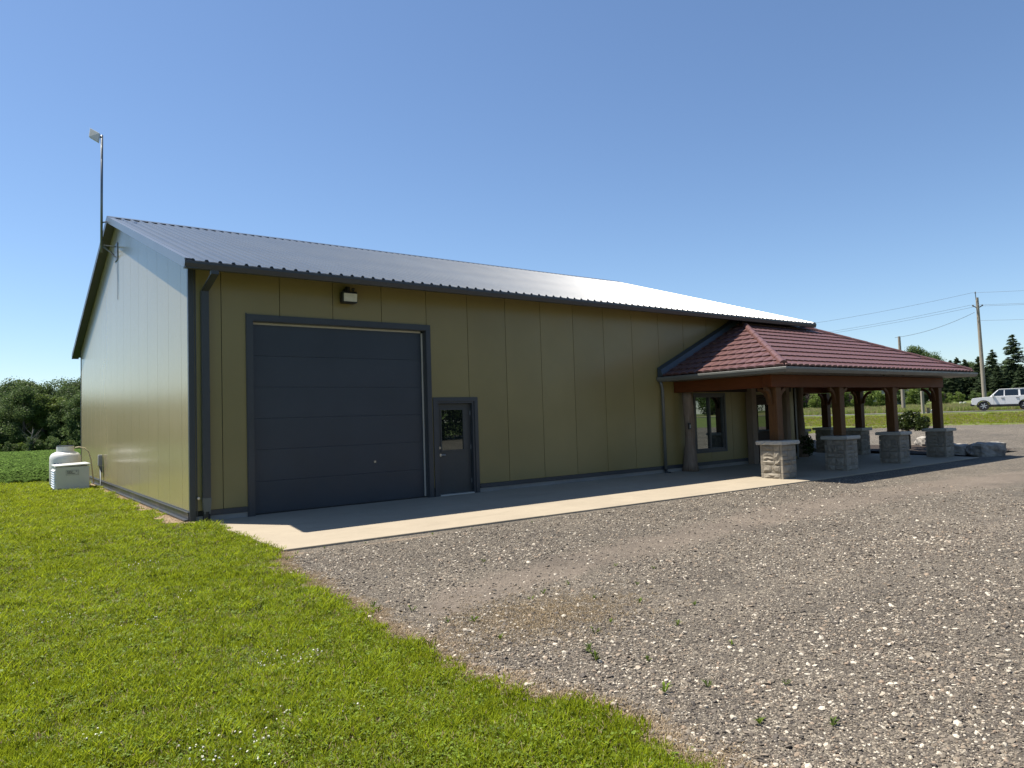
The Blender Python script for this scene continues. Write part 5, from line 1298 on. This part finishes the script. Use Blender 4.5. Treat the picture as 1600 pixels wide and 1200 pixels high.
def suv(px, Z, label):
    # local: x forward(-)… front at -x, width along y, near side at -y
    x, y = pxz(px, Z); t = empty('parked_car', (x, y, H(x, y)+.03), R(-70.4), label=label, cat='car')
    hw = .93
    def arch(cx, r_=.50, n=9): return [(cx-r_*math.cos(math.pi*k/(n-1)), .40+r_*math.sin(math.pi*k/(n-1))*.98) for k in range(n)]
    F, Rr = 0.0, 4.75; w1, w2 = .88, .88+2.95
    prof_ = [(F+.02, .56), (F+.0, .72), (F+.03, 1.02), (F+.12, 1.10), (F+.9, 1.17), (F+1.35, 1.19), (F+1.4, 1.20), (Rr-.05, 1.24), (Rr, 1.1), (Rr+.02, .60), (Rr-.1, .5)]
    bot = [(w2+.52, .5)] + arch(w2)[::-1] + [(w2-.52, .46), (w1+.52, .46)] + arch(w1)[::-1] + [(w1-.52, .50)]
    poly = prof_+bot
    # split to strips: use polygon prism (ngon) + bevel
    b = MB().prism([(a, -hw, z) for a, z in poly], (0, 2*hw, 0)).build('body', m_carw, t, local=True, bevel=.035, seg=3)
    # greenhouse
    gh_b = [(1.32, 1.19), (Rr-.06, 1.23)]; gh_t = [(1.92, 1.76), (Rr-.16, 1.80)]
    wi, wo = hw-.16, hw-.05
    v = [(1.32, -wo, 1.18), (Rr-.06, -wo, 1.22), (Rr-.06, wo, 1.22), (1.32, wo, 1.18), (1.95, -wi, 1.76), (Rr-.14, -wi, 1.79), (Rr-.14, wi, 1.79), (1.95, wi, 1.76)]
    MB().add(v, [(3,2,1,0),(4,5,6,7),(0,1,5,4),(1,2,6,5),(2,3,7,6),(3,0,4,7)]).build('cabin', m_carw, t, local=True, bevel=.03, seg=2)
    MB().prism([(1.93, -wi-.02, 1.765), (Rr-.12, -wi-.02, 1.80), (Rr-.12, -wi-.02, 1.85), (2.1, -wi-.02, 1.83)], (0, 2*wi+.04, 0)).build('roof', m_carw, t, local=True, bevel=.02, seg=2)
    def side_glass(x0b, x1b, x0t, x1t, s):
        zb, zt = 1.25, 1.735; f = lambda z: wo+(wi-wo)*(z-1.2)/.57+.006
        p = [(x0b, s*f(zb), zb), (x1b, s*f(zb), zb), (x1t, s*f(zt), zt), (x0t, s*f(zt), zt)]
        return MB().prism(p, (0, s*.006, 0)).build('side_window', m_carglass, t, local=True)
    for s in (-1, 1):
        side_glass(1.52, 2.32, 2.0, 2.36, s); side_glass(2.42, 3.36, 2.44, 3.36, s); side_glass(3.52, 4.55, 3.50, 4.48, s)
    MB().prism([(1.40, -wo+.1, 1.24), (1.40, wo-.1, 1.24), (1.90, wi-.1, 1.73), (1.90, -wi+.1, 1.73)], (-.02, 0, .01)).build('windscreen', m_carglass, t, local=True)
    for s in (-1, 1):
        for cx in (w1, w2):
            o_ = arch(cx, .53); i_ = arch(cx, .47); n = len(o_)
            mb = MB(); vv = [(a, s*(hw+.0), z) for a, z in o_]+[(a, s*(hw+.0), z) for a, z in i_]; vv2 = [(a, s*(hw+.05), z) for a, _, z in vv]
            mb.add(vv+vv2, [(k, k+1, n+k+1, n+k) for k in range(n-1)]+[(2*n+k, 2*n+k+1, 3*n+k+1, 3*n+k) for k in range(n-1)]+[(k, k+1, 2*n+k+1, 2*n+k) for k in range(n-1)]+[(n+k, n+k+1, 3*n+k+1, 3*n+k) for k in range(n-1)])
            mb.build('wheel_arch', m_clad, t, local=True)
            wheel(t, cx, s*(hw-.10), s)
        MB().box(w1+.53, w2-.53, s*(hw-.05), s*(hw+.04), .40, .52).build('side_step', m_clad, t, local=True)
        MB().box(1.50, 1.66, s*(hw+.0), s*(hw+.2), 1.20, 1.38).build('mirror', m_carw, t, local=True, bevel=.02)
        for dx in (2.25, 3.28): MB().box(dx-.1, dx+.1, s*(hw+.002), s*(hw+.03), 1.03, 1.07).build('door_handle', m_clad, t, local=True)
        for dx in (1.62, 2.40, 3.42): MB().box(dx-.006, dx+.006, s*(hw-.001), s*(hw+.003), .56, 1.17).build('door_gap', m_clad, t, local=True)
    MB().box(-.09, .2, -hw+.03, hw-.03, .42, .66).build('front_bumper', m_clad, t, local=True, bevel=.03); MB().box(Rr-.1, Rr+.12, -hw+.05, hw-.05, .45, .66).build('rear_bumper', m_clad, t, local=True, bevel=.03)
    MB().box(-.02, .02, -.7, .7, .72, .95).build('grille', m_clad, t, local=True)
    for s in (-1, 1): MB().lathe([(.1, -.03), (.1, .03)], (0, 0, 0), 16, 'y').mesh('x', m_lens); MB().box(-.025, .02, s*.62-.1, s*.62+.1, .76, .93).build('headlight', m_lens, t, local=True)
    MB().lathe([(.40, 0), (.40, .22)], (Rr+.1, 0, .95), 4, 'y')
    MB().box(Rr, Rr+.25, -.38, .38, .62, 1.3).build('spare_wheel', m_tyre, t, local=True, bevel=.1, seg=3)
    MB().box(.4, Rr-.3, -.75, .75, .32, .5).build('chassis', m_clad, t, local=True)
    return t
suv(1519.5, 62.6, 'white boxy four-door off-road car on the road at the right edge')
for (px, lb) in ((1503, 'left one of two small white buckets standing far off below the spruces'), (1509, 'right one of two small white buckets standing far off below the spruces')):
    x, y = pxz(px, 92); dr = empty('white_bucket', (x, y, H(x, y)), label=lb, cat='bucket')
    MB().lathe([(.15, .0), (.17, .02), (.19, .38), (.17, .40)], (0, 0, 0), 14).build('shell', m_white, dr, local=True, smooth=True, autos=True); MB().lathe([(.20, .30), (.20, .33)], (0, 0, 0), 14).build('hoop', m_grey, dr, local=True)
# drop internal keys
for o in bpy.data.objects:
    if '_w' in o: del o['_w']
